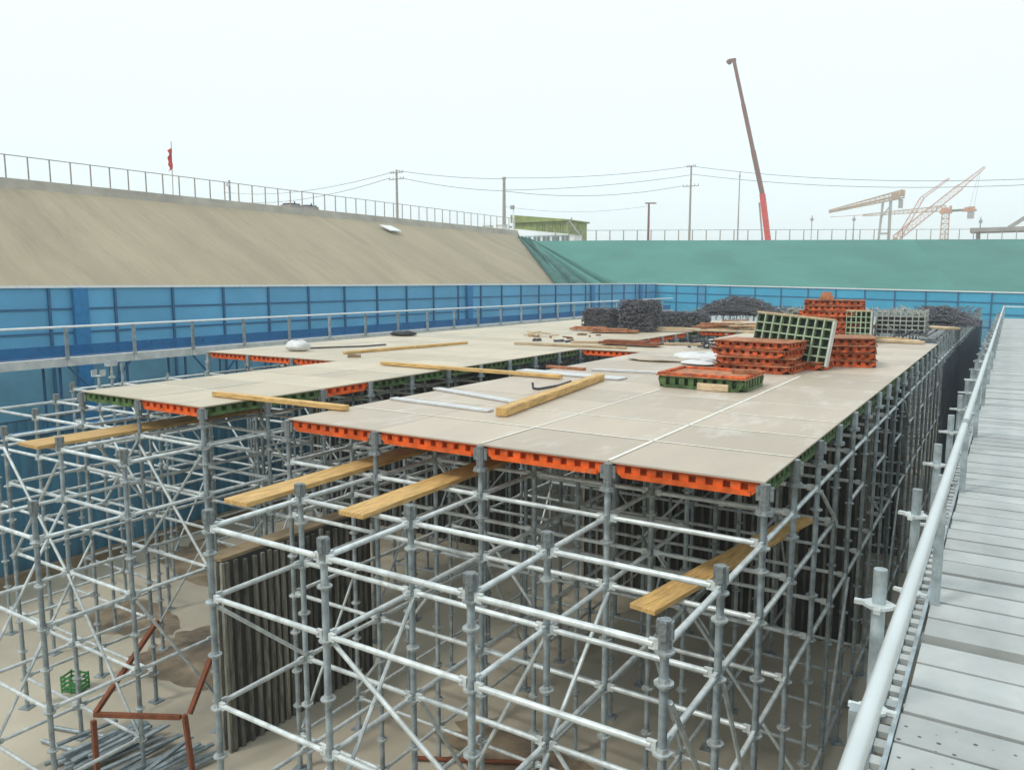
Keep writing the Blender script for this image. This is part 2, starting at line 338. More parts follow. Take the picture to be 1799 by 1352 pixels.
def scaffold(label, cols, rows, top_fn, braces, skip):
    t = thing('scaffold', label, 'scaffold', (0, 0, 0))
    P = {}
    for i, x in enumerate(cols):
        for j, y in enumerate(rows):
            tp = top_fn(i, j)
            if tp is not None: P[i, j] = (x, y, tp[0], tp[1])
    for (i, j), (x, y, tp, kind) in P.items():
        near = y < 7.4
        me = cached(('s', round(tp, 3), kind, near), lambda: std_mesh(tp, kind, not near))
        s = link('standard', me, t, (x, y, FLOOR), rnd.uniform(0, .6))
        if near:
            for z in ROS:
                if z < tp - .12: link('rosette', ros_me, s, (0, 0, z - FLOOR))
            if kind == 'deck': link('drop_head', head_me, s, (0, 0, tp - FLOOR))
            elif kind == 'low': link('sleeve', sleeve_me, s, (0, 0, tp - FLOOR + .02))
            else: link('fork_head', fork_me, s, (0, 0, tp - FLOOR + .1))
    led = []
    for (i, j), (x, y, tp, kind) in P.items():
        for di, dj in ((1, 0), (0, 1)):
            if (i + di, j + dj) in P:
                x2, y2, tp2, _ = P[i + di, j + dj]
                for k, z in enumerate(LEV):
                    if z > min(tp, tp2) - .02 or skip(i, j, di, k): continue
                    led.append((x, y, z, x2 - x, y2 - y, math.dist((0, 0, 0), (x, y, z))))
    led.sort(key=lambda r: r[5])
    rest = MB()
    for n, (x, y, z, dx, dy, _) in enumerate(led):
        jz = rnd.uniform(-.006, .006)
        if n < 300: link('ledger', cached(('l', round(dx, 3), round(dy, 3)), lambda: led_mesh(dx, dy)), t, (x, y, z + jz))
        else: rest.tube((x, y, z), (x + dx, y + dy, z), .020, 5, cap=False)
    if rest.v: stuff(rest.build('ledger', M['galv_light'], t, True))
    nb = 0
    for p, q in braces(P):
        nb += 1
        if nb > 295: break
        v = Vector(q) - Vector(p)
        link('diagonal_brace', cached(('b', tuple(round(c, 2) for c in v)), lambda: brace_mesh(v)), t, p)
    return t
DECK = -1.373
ROWS = [3.6, 4.5] + [5.44 + .905 * k for k in range(46)]
RC = [-6.15, -4.97, -3.77, -2.57, -1.37]
def r_top(i, j):
    if j < 2: return None if i == 0 else (-1.70, 'low')
    return (DECK - .016, 'deck') if ROWS[j] < 19.9 else (-1.30, 'fork')
def r_braces(P):
    out = []; o = .03
    X, Y = RC, ROWS
    def bx(i, j, z0, z1, s=1):          # brace across a bay in X
        a, c = (X[i], X[i+1]) if s > 0 else (X[i+1], X[i]); out.append(((a, Y[j] + o * s, z0), (c, Y[j] + o * s, z1)))
    def by(i, j, z0, z1, s=1):
        a, c = (Y[j], Y[j+1]) if s > 0 else (Y[j+1], Y[j]); out.append(((X[i] + o, a, z0), (X[i] + o, c, z1)))
    bx(2, 0, -2.40, -3.2, 1); bx(2, 1, -4.75, -2.4, 1)
    by(1, 0, -2.42, -3.2, 1); by(3, 0, -3.25, -4.05, -1); by(3, 1, -2.4, -3.2, -1); by(2, 1, -3.2, -4.7, 1); by(4, 1, -2.4, -4.0, 1); by(4, 0, -2.1, -3.3, 1); by(2, 0, -3.6, -2.38, 1); bx(3, 1, -3.2, -4.6, 1); bx(1, 0, -4.8, -3.3, 1)
    for j in range(2, len(Y) - 1):
        for i in range(4):
            if (i * 3 + j * 2) % 9 == 0: bx(i, j, -1.85, -3.2, 1 if j % 2 else -1)
            if (i * 2 + j) % 7 == 3: bx(i, j, -3.2, -4.7, -1 if j % 2 else 1)
        for i in range(5):
            if (i + j) % 7 == 1: by(i, j, -1.85, -2.38, 1)
            if (i * 3 + j) % 5 == 2: by(i, j, -3.22, -4.75, 1 if i % 2 else -1)
    out.sort(key=lambda r: r[0][1]); return out
def r_skip(i, j, di, k):
    if j < 2 and k == 3 and di == 1: return (i + j) % 2 == 0
    if k == 1 and j >= 4 and (i + j) % 2: return True
    return k == 3 and j >= 2
scaffold('grey galvanised scaffold frame rising from the pit under the right-hand deck', RC, ROWS, r_top, r_braces, r_skip)
LC = [-13.5, -12.3, -11.1, -9.93, -8.72, -7.52]
def l_top(i, j):
    y = ROWS[j]
    if j == 0: return (-2.02, 'low') if i >= 4 else None
    if j == 1: return (-1.70, 'low') if i >= 3 else None
    if y > 9.5 or i >= 3: return (DECK - .016, 'deck') if y < 27.5 else (-1.30, 'fork')
    if i == 0 and j < 4: return None
    return (-1.45 if (i + j) % 2 else -1.72, 'fork' if (i + j) % 2 else 'low')
def l_braces(P):
    out = []; X, Y = LC, ROWS; o = .03
    def bx(i, j, z0, z1): out.append(((X[i], Y[j] - o, z0), (X[i+1], Y[j] - o, z1)))
    def by(i, j, z0, z1): out.append(((X[i] + o, Y[j], z0), (X[i] + o, Y[j+1], z1)))
    bx(3, 1, -1.9, -3.2); bx(3, 1, -3.3, -1.95); bx(4, 2, -1.9, -3.2); bx(4, 2, -3.2, -1.9); bx(4, 1, -3.2, -4.75); by(5, 1, -3.25, -4.8); by(4, 0, -3.9, -2.4); by(4, 0, -4.8, -3.3)
    by(3, 1, -4.75, -3.3); by(3, 2, -1.9, -3.2); bx(2, 3, -1.9, -3.2); bx(2, 3, -3.2, -1.9); bx(3, 3, -4.8, -3.3)
    for j in range(4, len(Y) - 1):
        for i in range(5):
            if (i * 3 + j * 2) % 5 == 0: bx(i, j, -1.9, -3.2)
            if (i * 2 + j) % 7 == 3: bx(i, j, -4.7, -3.3)
        for i in range(6):
            if (i + j) % 5 == 1: by(i, j, -1.9, -3.2)
            if (i * 3 + j) % 6 == 2: by(i, j, -4.75, -3.25)
    return [(p, q) for p, q in out if True]
def l_skip(i, j, di, k):
    return (k == 3 and j >= 2) or (k == 1 and j >= 5 and (i + j) % 2) or (k == 4 and (i + j) % 4 == 2)
scaffold('grey galvanised scaffold frame rising from the pit under the left-hand deck', LC, ROWS, l_top, l_braces, l_skip)

# ------------------------------------------------------------------ formwork decks, panel by panel
def frame_mesh(w, l, m, h=.122, sides='fbrl'):
    # ribbed plastic frame under a panel: open rebates between ribs on all four sides, bevelled ends on the long sides
    b = MB(); i = .03; zt = -.013
    def side(p, q, nrm):
        p, q, nrm = Vector(p), Vector(q), Vector(nrm); a = (q - p).normalized(); L = (q - p).length; off = Vector((0, 0, 0))
        b.beam(p + Vector((0,0,zt-.010)) - nrm*.012, q + Vector((0,0,zt-.010)) - nrm*.012, .024, .02)
        b.beam(p + a*.075 + Vector((0,0,-h+.018)) - nrm*.004, q - a*.075 + Vector((0,0,-h+.018)) - nrm*.004, .045, .036)
        for e, s in ((p, 1), (q, -1)):
            b.beam(e + a*.006*s + Vector((0,0,zt-.03)) - nrm*.006, e + a*.078*s + Vector((0,0,-h+.02)) - nrm*.006, .03, .034)
        n = max(4, int(round((L - .16) / .125)))
        for k in range(n + 1):
            c = p + a * (.06 + (L - .12) * k / n) - nrm * .014
            b.beam(c + Vector((0,0,-h+.03)), c + Vector((0,0,zt-.018)), .072 if abs(a.x) > .5 else .028, .028 if abs(a.x) > .5 else .072, (0, 1, 0))
        c0, c1 = p + a*.07 - nrm*.075, q - a*.07 - nrm*.075
        b.beam(c0 + Vector((0,0,(-h+zt)/2)), c1 + Vector((0,0,(-h+zt)/2)), .012, h + zt - .03)
    for k, args in (('f', ((i, i, 0), (w - i, i, 0), (0, -1, 0))), ('b', ((w - i, l - i, 0), (i, l - i, 0), (0, 1, 0))),
                    ('r', ((w - i, i, 0), (w - i, l - i, 0), (1, 0, 0))), ('l', ((i, l - i, 0), (i, i, 0), (-1, 0, 0)))):
        if k in sides: side(*args)
    return b.mesh('rib_frame', m)
def sheet_mesh(w, l, m, th=.014):
    g = .003
    return MB().box(g, w - g, g, l - g, -th, 0).mesh('panel', m)
def deck(label, cols, rows, keep, sheet_m, colour):
    t = thing('formwork_deck', label, 'deck', (0, 0, 0))
    for i in range(len(cols) - 1):
        for j in range(len(rows) - 1):
            if not keep(i, j): continue
            w, l = cols[i+1] - cols[i], rows[j+1] - rows[j]; cl = colour(i, j)
            p = link('panel', cached(('p', round(w, 3), round(l, 3), sheet_m.name), lambda: sheet_mesh(w, l, sheet_m)), t, (cols[i], rows[j], DECK + rnd.uniform(-.0015, .0015)))
            if cl == 'mixed':        # orange front side, green on the other three
                link('rib_frame', cached(('f', round(w, 3), round(l, 3), 'mf'), lambda: frame_mesh(w, l, M['orange'], sides='f')), p)
                link('rib_frame', cached(('f', round(w, 3), round(l, 3), 'mr'), lambda: frame_mesh(w, l, M['green'], sides='brl')), p)
            else: link('rib_frame', cached(('f', round(w, 3), round(l, 3), cl), lambda: frame_mesh(w, l, M[cl])), p)
    return t
DR = [r for r in ROWS[2:] if r < 20.3]
d1 = deck('flat grey-beige deck of formwork panels on the right, orange ribs at its front edge', RC, DR, lambda i, j: True, M['deck'],
          lambda i, j: 'mixed' if (i, j) == (3, 0) else 'orange' if j == 0 or (i < 3 and (i + j) % 3) else 'green')
DR2 = [r for r in ROWS[2:] if r < 28.6]
SLOT_END = 14.4
def keep_l(i, j):
    y = DR2[j]
    return i >= 3 or y > 9.5
def col_l(i, j):
    if j == 0: return 'green' if i == 3 else 'mixed'
    if i <= 2: return 'orange'
    return 'orange' if j in (2, 11, 12, 13, 14, 15, 16) else 'green'
d2 = deck('pale beige deck of formwork panels on the left beyond the open slot', LC, DR2, keep_l, M['deck_l'], col_l)
# panels closing the slot between the decks
d3 = deck('beige panels bridging the slot between the two decks', [-7.52, -6.15], [14.49, 15.395, 16.3], lambda i, j: True, M['deck_l'], lambda i, j: 'orange')
d4 = deck('beige panels closing the slot beyond its far opening', [-7.52, -6.15], [r for r in ROWS if 21.6 < r < 28.6], lambda i, j: True, M['deck_l'], lambda i, j: 'orange')
d5 = deck('far beige deck carrying the dark steel heaps', RC[:3], [r for r in ROWS if 19.8 < r < 30.5], lambda i, j: True, M['deck_l'], lambda i, j: 'orange')
def tape(deckt, p, q, w=.018):
    MB().beam((p[0], p[1], DECK + .004), (q[0], q[1], DECK + .004), w, .003).build('seam_tape', M['tape'], deckt)
tape(d1, (RC[3], 5.46), (RC[3], 11.9), .030); tape(d1, (RC[2], 5.46), (RC[2], 9.5), .020)
for k in range(1, 5):
    tape(d1, (RC[2] + .02 if k != 3 else RC[3], DR[k]), (RC[4] - .02, DR[k]), .018 if k < 4 else .012)
for k in (1, 2): tape(d1, (RC[0] + .05, DR[k]), (RC[2] - .02, DR[k]), .018)
tape(d2, (-9.9, DR2[1]), (-7.55, DR2[1]), .018); tape(d2, (-9.9, DR2[4]), (-7.55, DR2[4]), .02); tape(d2, (LC[4], 5.5), (LC[4], 9), .014)

# ------------------------------------------------------------------ right-hand steel walkway
ww = thing('steel_walkway', 'pale steel plank walkway running along the right edge', 'walkway', (0, 0, -1.65), R(.17))
y = 1.1; WZ = -.052
plank_m = MB().box(-.245, 1.25, 0, .214, -.05, 0).mesh('steel_plank', M['plank']); plank_p = MB().box(-.245, 1.25, 0, .214, -.05, 0).mesh('steel_plank', M['plank_plain'])
k = 0
while y < 42.5:
    link('steel_plank', plank_m if k < 9 else plank_p, ww, (rnd.uniform(-.006, .006), y, rnd.uniform(-.004, .003)), rnd.uniform(-.004, .004)); k += 1
    y += .232 + rnd.choice((0, .004, .008, .016))
    if k in (12, 50, 90): y += .09
for yy in (1.9, 4.02, 7.2, 10.4, 13.15, 16.6, 20, 24, 28, 32, 36, 40):
    MB().tube((-.33, yy, -.085), (1.25, yy, -.085), .03, 8).build('cross_tube', M['galv'], ww, True)
for xx in (-.20, 1.1): MB().tube((xx, .5, -.15), (xx, 42.6, -.15), .03, 8).build('side_tube', M['galv'], ww, True)
RZ = .70
segs = [(.6, 6.1), (6.1, 12.1), (12.1, 18.1), (18.1, 24.1), (24.1, 30.1), (30.1, 36.1)]
for n, (a, c) in enumerate(segs):
    dz = .0 if n != 1 else .012
    MB().tube((-.203 - .0006 * a, a - .05, RZ), (-.203 - .0006 * c, c, RZ + dz), .0215, 16).build('handrail', M['handrail'], ww, True)
    MB().tube((-.203 - .0006 * c, c - .09, RZ + dz), (-.203 - .0006 * c, c + .05, RZ), .026, 12).build('coupler', M['galv'], ww, True)
wp = MB().tube((0,0,-3.54),(0,0,.58),.0245,10).mesh('standard', M['galv'], True)
wr = MB().box(-.085,.085,-.012,.012,-.008,.008).box(-.012,.012,-.085,.085,-.008,.008).tube((0,0,-.006),(0,0,.006),.055,8).mesh('rosette', M['galv_light'])
for n in range(24):
    yy = 3.15 + 1.36 * n
    s = link('standard', wp, ww, (-.345, yy, 0), rnd.uniform(-.3, .3))
    for zz in (.44, .02, -.6, -1.2): link('rosette', wr, s, (0, 0, zz))
for n in range(16):
    yy = 1.86 + 2.6 * n
    MB().box(-.250, -.205, yy - .02, yy + .02, -.12, RZ - .02).build('rail_post', M['galv'], ww)
    MB().box(-.30, -.20, yy - .05, yy + .05, -.14, -.06).build('post_clamp', M['casting'], ww)
# outer far end rail and the fence-side end post
MB().tube((-.26, 36.1, RZ), (1.2, 36.1, RZ - .02), .025, 8).build('end_rail', M['galv_light'], ww, True)
# lattice edge strip between the rail posts and the planks
for xx in (-.318, -.262): MB().box(xx - .008, xx + .008, 1.0, 30, -.03, .012).build('edge_strip', M['galv'], ww)
rung = MB().box(-.309, -.271, 0, .055, -.02, .004).mesh('rung', M['plank_plain']); yy = 1.05
while yy < 24: link('rung', rung, ww, (0, yy, rnd.uniform(-.006, .006)), 0); yy += .11

# ------------------------------------------------------------------ slatted wall form standing in the slot, far under-deck walls
wf = thing('wall_formwork', 'dark slatted wall formwork standing on the pit floor between the scaffolds', 'formwork', (-7.0, 5.25, FLOOR))
MB().box(-.28, -.03, 0, 2.3, 0, 2.2).build('form_face', M['darkslat'], wf)
MB().box(-.275, -.04, -.02, 2.2, 2.2, 2.235).build('top_plate', M['ply'], wf)
bat = [MB().box(-.029, .006, 0, .042, 0, 2.19 - .03 * k).mesh('batten', M['slat']) for k in range(3)]
yy = .01
while yy < 2.2:
    link('batten', rnd.choice(bat), wf, (0, yy, 0)); yy += rnd.choice((.09, .1, .11, .13))
for k in range(3): link('batten', bat[0], wf, (-.25 + k * .1, -.03, 0), R(-90))
def pier(label, x, y, w, l, h, step):
    t = thing('pier_formwork', label, 'formwork', (x, y, FLOOR))
    MB().box(0, w, 0, l, 0, h).build('form_face', M['darkslat'], t)
    bm = MB().box(0, .04, -.035, -.002, 0, h - .02).mesh('batten', M['slat']); xx = .02
    while xx < w - .05: link('batten', bm, t, (xx, 0, 0)); xx += step
    bm2 = MB().box(.002, .05, 0, .05, 0, h - .02).mesh('batten', M['slat']); yy = .02
    while yy < l - .05: link('batten', bm2, t, (w, yy, 0)); yy += step
pier('tall batten-clad wall form deep under the right-hand deck', -6.0, 11.7, 4.4, .4, 3.55, .13)
pier('batten-clad pier form under the far part of the right-hand deck', -4.4, 16.2, 2.8, .5, 3.3, .16)
pier('batten-clad wall form deep under the left-hand deck', -13.2, 12.4, 5.4, .5, 3.4, .14)
lw = thing('lining_wall', 'dull blue ribbed lining sheets standing on the pit floor left of the scaffold', 'wall', (-14.25, 0, FLOOR))
for k in range(24):
    prof = []; vs = []
    for q in range(6):
        for tt, dd in ((0, 0), (.45, 0), (.55, .05), (.95, .05)): prof.append((1.5 * (q + tt) / 6, dd))
    prof.append((1.5, 0))
    for l, dd in prof: vs += [(dd, l, .0), (dd, l, 2.55)]
    n_ = len(prof); me = cached('lining', lambda: MB().add(vs + [(-.04, 0, 0), (-.04, 0, 2.55), (-.04, 1.5, 0), (-.04, 1.5, 2.55)], [(2*a, 2*a+2, 2*a+3, 2*a+1) for a in range(n_ - 1)] + [(2*n_, 2*n_+1, 2*n_+3, 2*n_+2)]).mesh('ribbed_sheet', M['blue_low']))
    link('ribbed_sheet', me, lw, (0, -1.5 + 1.505 * k, 0)); 
    link('capping', cached('lcap', lambda: MB().box(-.07, .09, 0, 1.5, 2.56, 2.63).mesh('capping', M['blue_frame'])), lw, (0, -1.5 + 1.505 * k, 0))
    link('waler', cached('lwal', lambda: MB().box(.06, .22, .01, 1.49, 0.02, .24).mesh('waler', M['ply'])), lw, (0, -1.5 + 1.505 * k, 0))
un = thing('light_block_net', 'added dark blue net below the steel walkway, blocking light from the right', 'netting', (.02, 0, FLOOR))  # added net: keeps light from the right off the scaffold face
for k in range(8):
    def fn(u, v, k=k):
        yy = -6 + 6.2 * (k + u); return (.02 * math.sin(yy * 2.7) + .012 * math.sin(yy * 8), yy, .05 + 3.25 * v)
    link('net_sheet', MB().add(*grid(fn, 30, 2)).mesh('net_sheet', M['darknet'], True), un)

# dark blue netting on the far right scaffold face
nn = thing('scaffold_netting', 'dark blue net hung on the far right face of the scaffold', 'netting', (-1.30, 21, FLOOR))
for k in range(5):
    def fn(u, v, k=k):
        yy = 5.05 * (k + u); return (.02 * math.sin(yy * 3.1) + .01 * math.sin(yy * 9), yy, .1 + 3.2 * v)
    link('net_sheet', MB().add(*grid(fn, 30, 2)).mesh('net_sheet', M['darknet'], True), nn)

# ------------------------------------------------------------------ loose timber and strips
def board(label, p, q, w, h, m, name='timber_board', cat='board', group=None):
    p, q = Vector(p), Vector(q); L = (q - p).length; a = (q - p).normalized()
    b = MB().beam((0, 0, 0), (0, L, 0), w, h)
    me = b.mesh(name, M[m]); o = link(name, me); o.location = p
    o.rotation_euler = a.to_track_quat('Y', 'Z').to_euler()
    bv = o.modifiers.new('bevel', 'BEVEL'); bv.width = min(w, h) * .09; bv.segments = 1
    return tag(o, label, cat, group)
Z1 = -1.796 + .02
board('yellow scaffold plank jutting from under the deck, the left one of the middle pair', (-5.22, 4.04, Z1), (-5.34, 7.6, Z1), .27, .04, 'wood')
board('yellow scaffold plank jutting from under the deck, the right one of the middle pair', (-4.20, 4.30, Z1), (-4.30, 7.4, Z1), .25, .04, 'wood')
board('wide yellow plank lying on the left scaffold below the deck corner', (-9.0, 4.30, Z1), (-8.95, 7.4, Z1), .42, .04, 'wood')
board('brown plank slanting through the scaffold at right below the deck corner', (-2.10, 5.05, -2.325), (-1.62, 7.95, -2.325), .21, .04, 'wood')
board('thick square yellow beam lying on the right deck', (-4.36, 6.66, DECK + .052), (-4.84, 9.95, DECK + .052), .125, .092, 'wood', 'timber_beam', 'beam')
board('long thin yellow board on the left deck near the white rail', (-10.77, 10.98, DECK + .03), (-10.26, 14.28, DECK + .03), .09, .05, 'wood')
board('yellow board spanning the slot in the middle of the decks', (-8.82, 9.87, DECK + .035), (-5.36, 9.75, DECK + .04), .11, .05, 'wood')
board('yellow board spanning the slot nearest the front', (-8.09, 6.04, DECK + .035), (-5.96, 6.09, DECK + .035), .09, .055, 'wood')
board('pale timber at the far end of the near slot', (-9.26, 14.72, DECK + .03), (-6.69, 14.94, DECK + .03), .1, .05, 'wood_pale')
board('pale timber angled across the panels beyond the near slot', (-8.4, 15.75, DECK + .03), (-5.6, 16.6, DECK + .03), .12, .05, 'wood_pale')
board('pale plank edging the far slot opening', (-7.6, 21.45, DECK + .03), (-4.9, 21.7, DECK + .03), .2, .05, 'wood_pale')
board('grey metal strip lying nearest the deck front, left of the thick beam', (-6.1, 7.0, DECK + .016), (-4.62, 6.86, DECK + .016), .11, .022, 'alu', 'metal_strip', 'strip')
board('grey metal strip behind the nearest one, pointing at the thick beam', (-6.2, 7.96, DECK + .016), (-4.75, 7.54, DECK + .016), .12, .022, 'alu', 'metal_strip', 'strip')
board('wide grey metal strip lying beyond the slot-spanning board', (-6.4, 10.35, DECK + .016), (-4.6, 10.18, DECK + .016), .27, .022, 'alu', 'metal_strip', 'strip')
board('thin grey strip with its orange end behind the wide one', (-5.5, 11.0, DECK + .02), (-4.05, 11.2, DECK + .02), .09, .03, 'alu', 'metal_strip', 'strip')
board('short orange-brown timber beside the thin grey strip', (-6.3, 11.0, DECK + .02), (-5.6, 10.95, DECK + .02), .09, .04, 'rustboard')
r = MB().path([(-5.1, 8.54, DECK + .03), (-5.06, 8.60, DECK + .018), (-5.0, 9.0, DECK + .02), (-5.07, 9.5, DECK + .02)], .016, 6).tube((-5.1,8.54,DECK+.03),(-5.12,8.56,DECK+.10),.016,6)
tag(r.build('iron_rod', M['iron']), 'dark bent iron rod on the deck behind the thick beam', 'rod')
for (x, y_, w, l, a, m, lab) in [(-6.75, 7.6, 1.7, .9, .05, 'ply', 'large brown plywood sheet resting on ledgers just below the deck'), (-5.8, 7.9, 1.0, .5, .3, 'wood_pale', 'small pale plywood offcut resting on the plywood sheet below the deck')]:
    o = MB().box(-w/2, w/2, -l/2, l/2, 0, .018).build('plywood_sheet', M[m]); o.location = (x, y_, -1.795 + (.02 if m != 'ply' else 0)); o.rotation_euler = (0, 0, a); tag(o, lab, 'plywood')

# ------------------------------------------------------------------ loose formwork panels: stacks and single ones
def fpanel(label, loc, rot, colour, w=1.2, l=.9, h=.12, skin='deck', group=None, face_up=True):
    t = thing('loose_shutter', label, 'shutter', loc, 0, group); t.rotation_euler = rot
    link('face_sheet', cached(('lp', w, l, skin), lambda: MB().box(0, w, 0, l, -.014, 0).mesh('face_sheet', M[skin])), t, (-w/2, -l/2, h))
    link('rib_frame', cached(('lf', w, l, colour, h), lambda: frame_mesh(w, l, M[colour], h)), t, (-w/2, -l/2, h))
    link('under_grid', cached(('lg', w, l, colour), lambda: under_grid(w, l, colour)), t, (-w/2, -l/2, 0))
    return t
def under_grid(w, l, colour):
    b = MB()
    for k in range(1, 7): b.box(w*k/7-.012, w*k/7+.012, .09, l-.09, .012, .10)
    for k in range(1, 4): b.box(.1, w-.1, l*k/4-.012, l*k/4+.012, .01, .098)
    return b.mesh('under_grid', M[colour])
ORD = ['bottom', 'second', 'third', 'fourth', 'fifth', 'sixth', 'seventh', 'eighth']
def stack(where, x, y_, z, n, colour, rz, w=1.2, l=.9, h=.115, jit=.04, group='stacked orange formwork panels'):
    for k in range(n):
        w0 = 'topmost' if k == n - 1 else ORD[k]
        fpanel('%s orange ribbed panel of the stack %s' % (w0, where), (x + rnd.uniform(-jit, jit), y_ + rnd.uniform(-jit, jit), z + k * (h + .003)),
               (rnd.uniform(-.012, .012), rnd.uniform(-.012, .012), rz + rnd.uniform(-.14, .14)), 'orange_old', w, l, h, 'rustboard', group)
stack('nearest the camera beside the leaning green panel', -3.33, 12.5, DECK + .004, 4, 'orange_old', -.06)
stack('at right of the leaning green panel', -2.28, 14.1, DECK + .004, 4, 'orange_old', .2, .8, .9)
stack('tallest, with a brown lump on top', -3.5, 19.25, DECK + .004, 8, 'orange_old', .05, 1.3, .9, .118, .05)
# top lump
lm = MB().box(-.13, .13, -.1, .1, 0, .1).box(-.1, .09, -.08, .08, .1, .17).build('timber_block', M['rustboard']); lm.location = (-3.62, 19.1, DECK + 8 * .121 + .006); lm.rotation_euler = (0, 0, .3)
tag(lm, 'small brown block on top of the tallest orange stack', 'block')
# open grid panels: leaning green one, green one in the tall stack
def gridpanel(label, loc, rot, w, l, nx, ny, mgrid, mback, h=.12):
    t = thing('grid_shutter', label, 'shutter', loc); t.rotation_euler = rot
    MB().box(0, w, h - .014, h, 0, l).build('back_sheet', M[mback], t)
    b = MB()
    for k in range(nx + 1): x = w * k / nx; b.box(max(0, x - .011), min(w, x + .011), 0, h - .016, 0, l)
    b.build('upright_ribs', M[mgrid], t); b = MB()
    for k in range(ny + 1): z = l * k / ny; b.box(.0, w, .004, h - .018, max(.001, z - .011), min(l - .001, z + .011))
    b.build('cross_ribs', M[mgrid], t)
    MB().box(-.012, w + .012, -.005, h + .004, l + .001, l + .03).build('edge_strip', M['wood_pale'], t)
    MB().box(w + .001, w + .02, -.003, h + .002, 0, l).build('edge_strip', M['toe'], t)
    return t
gridpanel('green open-grid panel leaning on the orange stacks, its edge pale', (-3.62, 13.0, DECK + .17), (R(-12), R(4.5), R(-8)), 1.22, .72, 9, 5, 'greengrid', 'black')
gridpanel('green open-grid panel standing against the right side of the tallest stack', (-3.12, 18.72, DECK + .01), (R(-3), 0, R(2)), .5, .72, 5, 6, 'greengrid', 'black')
fpanel('low orange panel under the foot of the leaning green panel', (-2.85, 13.2, DECK + .004), (0, 0, -.1), 'orange_old', .9, .7, .13, 'rustboard')
fpanel('green ribbed panel lying alone at front with a board on it', (-3.33, 10.2, DECK + .004), (0, 0, .0), 'green', 1.18, .95, .165, 'rustboard')
fr = MB()
for (x0, x1, y0, y1) in ((-.58, .58, -.46, -.40), (-.58, .58, .40, .46), (-.58, -.52, -.40, .40), (.52, .58, -.40, .40)): fr.box(x0, x1, y0, y1, 0, .028)
o = fr.build('orange_frame', M['orange_old']); o.location = (-3.33, 10.2, DECK + .171); tag(o, 'weathered orange frame lying on the lone green panel', 'frame')
board('pale offcut leaning on the front of the lone green panel', (-3.35, 9.70, DECK + .05), (-2.95, 9.70, DECK + .05), .03, .09, 'wood_pale')
board('brown offcut lying across the lone green panel frame', (-3.0, 10.0, DECK + .232), (-2.7, 10.15, DECK + .232), .06, .06, 'rustboard')

# ------------------------------------------------------------------ steel bundles, heaps, crates at the far end of the deck
def bundle(name, label, cat, x, y_, z, w, l, h, n, heap=False, rl=.17, m='bale', group=None, thick=.016, seed=1):
    r_ = random.Random(seed); t = thing(name, label, cat, (x, y_, z), 0, group); b = MB()
    for k in range(n):
        for _ in range(20):
            p = Vector((r_.uniform(-w/2, w/2), r_.uniform(-l/2, l/2), r_.uniform(.02, h)))
            if not heap or p.z < h * max(.05, 1 - (2 * p.x / w) ** 2) * (1 - .7 * (2 * p.y / l) ** 2) + .02: break
        th = r_.uniform(0, math.pi); ph = r_.uniform(-.35, .35)
        dv = Vector((math.cos(th) * math.cos(ph), math.sin(th) * math.cos(ph), math.sin(ph))) * rl * r_.uniform(.4, 1) / 2
        a, c = p - dv, p + dv
        for q in (a, c):
            q.z = max(.012, q.z)
            if heap: continue
            sh = 1 - .06 * mn.noise(Vector((q.x * 3 + seed * 9, q.y * 3, q.z * 4))) - .22 * max(0, q.z / h - .6) ** 2 * 4
            q.x = max(-w/2, min(w/2, q.x)) * sh; q.y = max(-l/2, min(l/2, q.y)) * sh; q.z = min(h, q.z) * (1 + .05 * mn.noise(Vector((q.x * 4, q.y * 4, seed))))
        if (c - a).length > .03: b.beam(a, c, thick * r_.uniform(.6, 1.6), thick * r_.uniform(.6, 1.6))
    stuff(b.build('steel_pieces', M[m], t))
    if not heap: MB().box(-w*.41, w*.41, -l*.41, l*.41, .01, h * .82).build('packed_core', M['dark'], t)
    else:
        cv = []; 
        def fn(u, v):
            X, Y = u * 2 - 1, v * 2 - 1
            return (X * w / 2, Y * l / 2, h * .85 * max(0, 1 - X * X) * max(0, 1 - .7 * Y * Y) + .004)
        MB().add(*grid(fn, 10, 8)).build('packed_core', M['dark'], t)
    return t
bundle('steel_bundle', 'dark rounded bale of tangled steel, left of the tall square bale', 'bundle', -10.12, 20.9, DECK, 1.0, .9, .62, 2600, seed=1)
bundle('steel_bundle', 'tall square bale of tangled dark steel on the left deck', 'bundle', -8.82, 20.6, DECK, 1.0, .9, .88, 3200, seed=2)
bundle('steel_bundle', 'long low bale of dark steel right of the tall square bale', 'bundle', -8.75, 23.5, DECK, 1.8, .9, .46, 2600, seed=3)
bundle('steel_heap', 'wide dark heap of steel before the far blue fence', 'heap', -9.6, 32.6, DECK, 3.6, 2.4, .80, 1700, True, .55, seed=4, thick=.022)
bundle('steel_heap', 'low dark steel heap just right of the wide heap', 'heap', -7.2, 30.6, DECK, 2.0, 1.5, .38, 700, True, .45, seed=5, thick=.02)
bundle('steel_heap', 'dark steel heap behind the grey wire crates', 'heap', -1.95, 27.0, DECK + .1, 2.2, 2.5, .55, 1200, True, .5, seed=6, thick=.022)
bundle('tangled_wire', 'pale tangled wire clump at the right end of the wide heap', 'wire', -6.35, 28.0, DECK, .9, .7, .50, 350, True, .5, 'grey', seed=7)
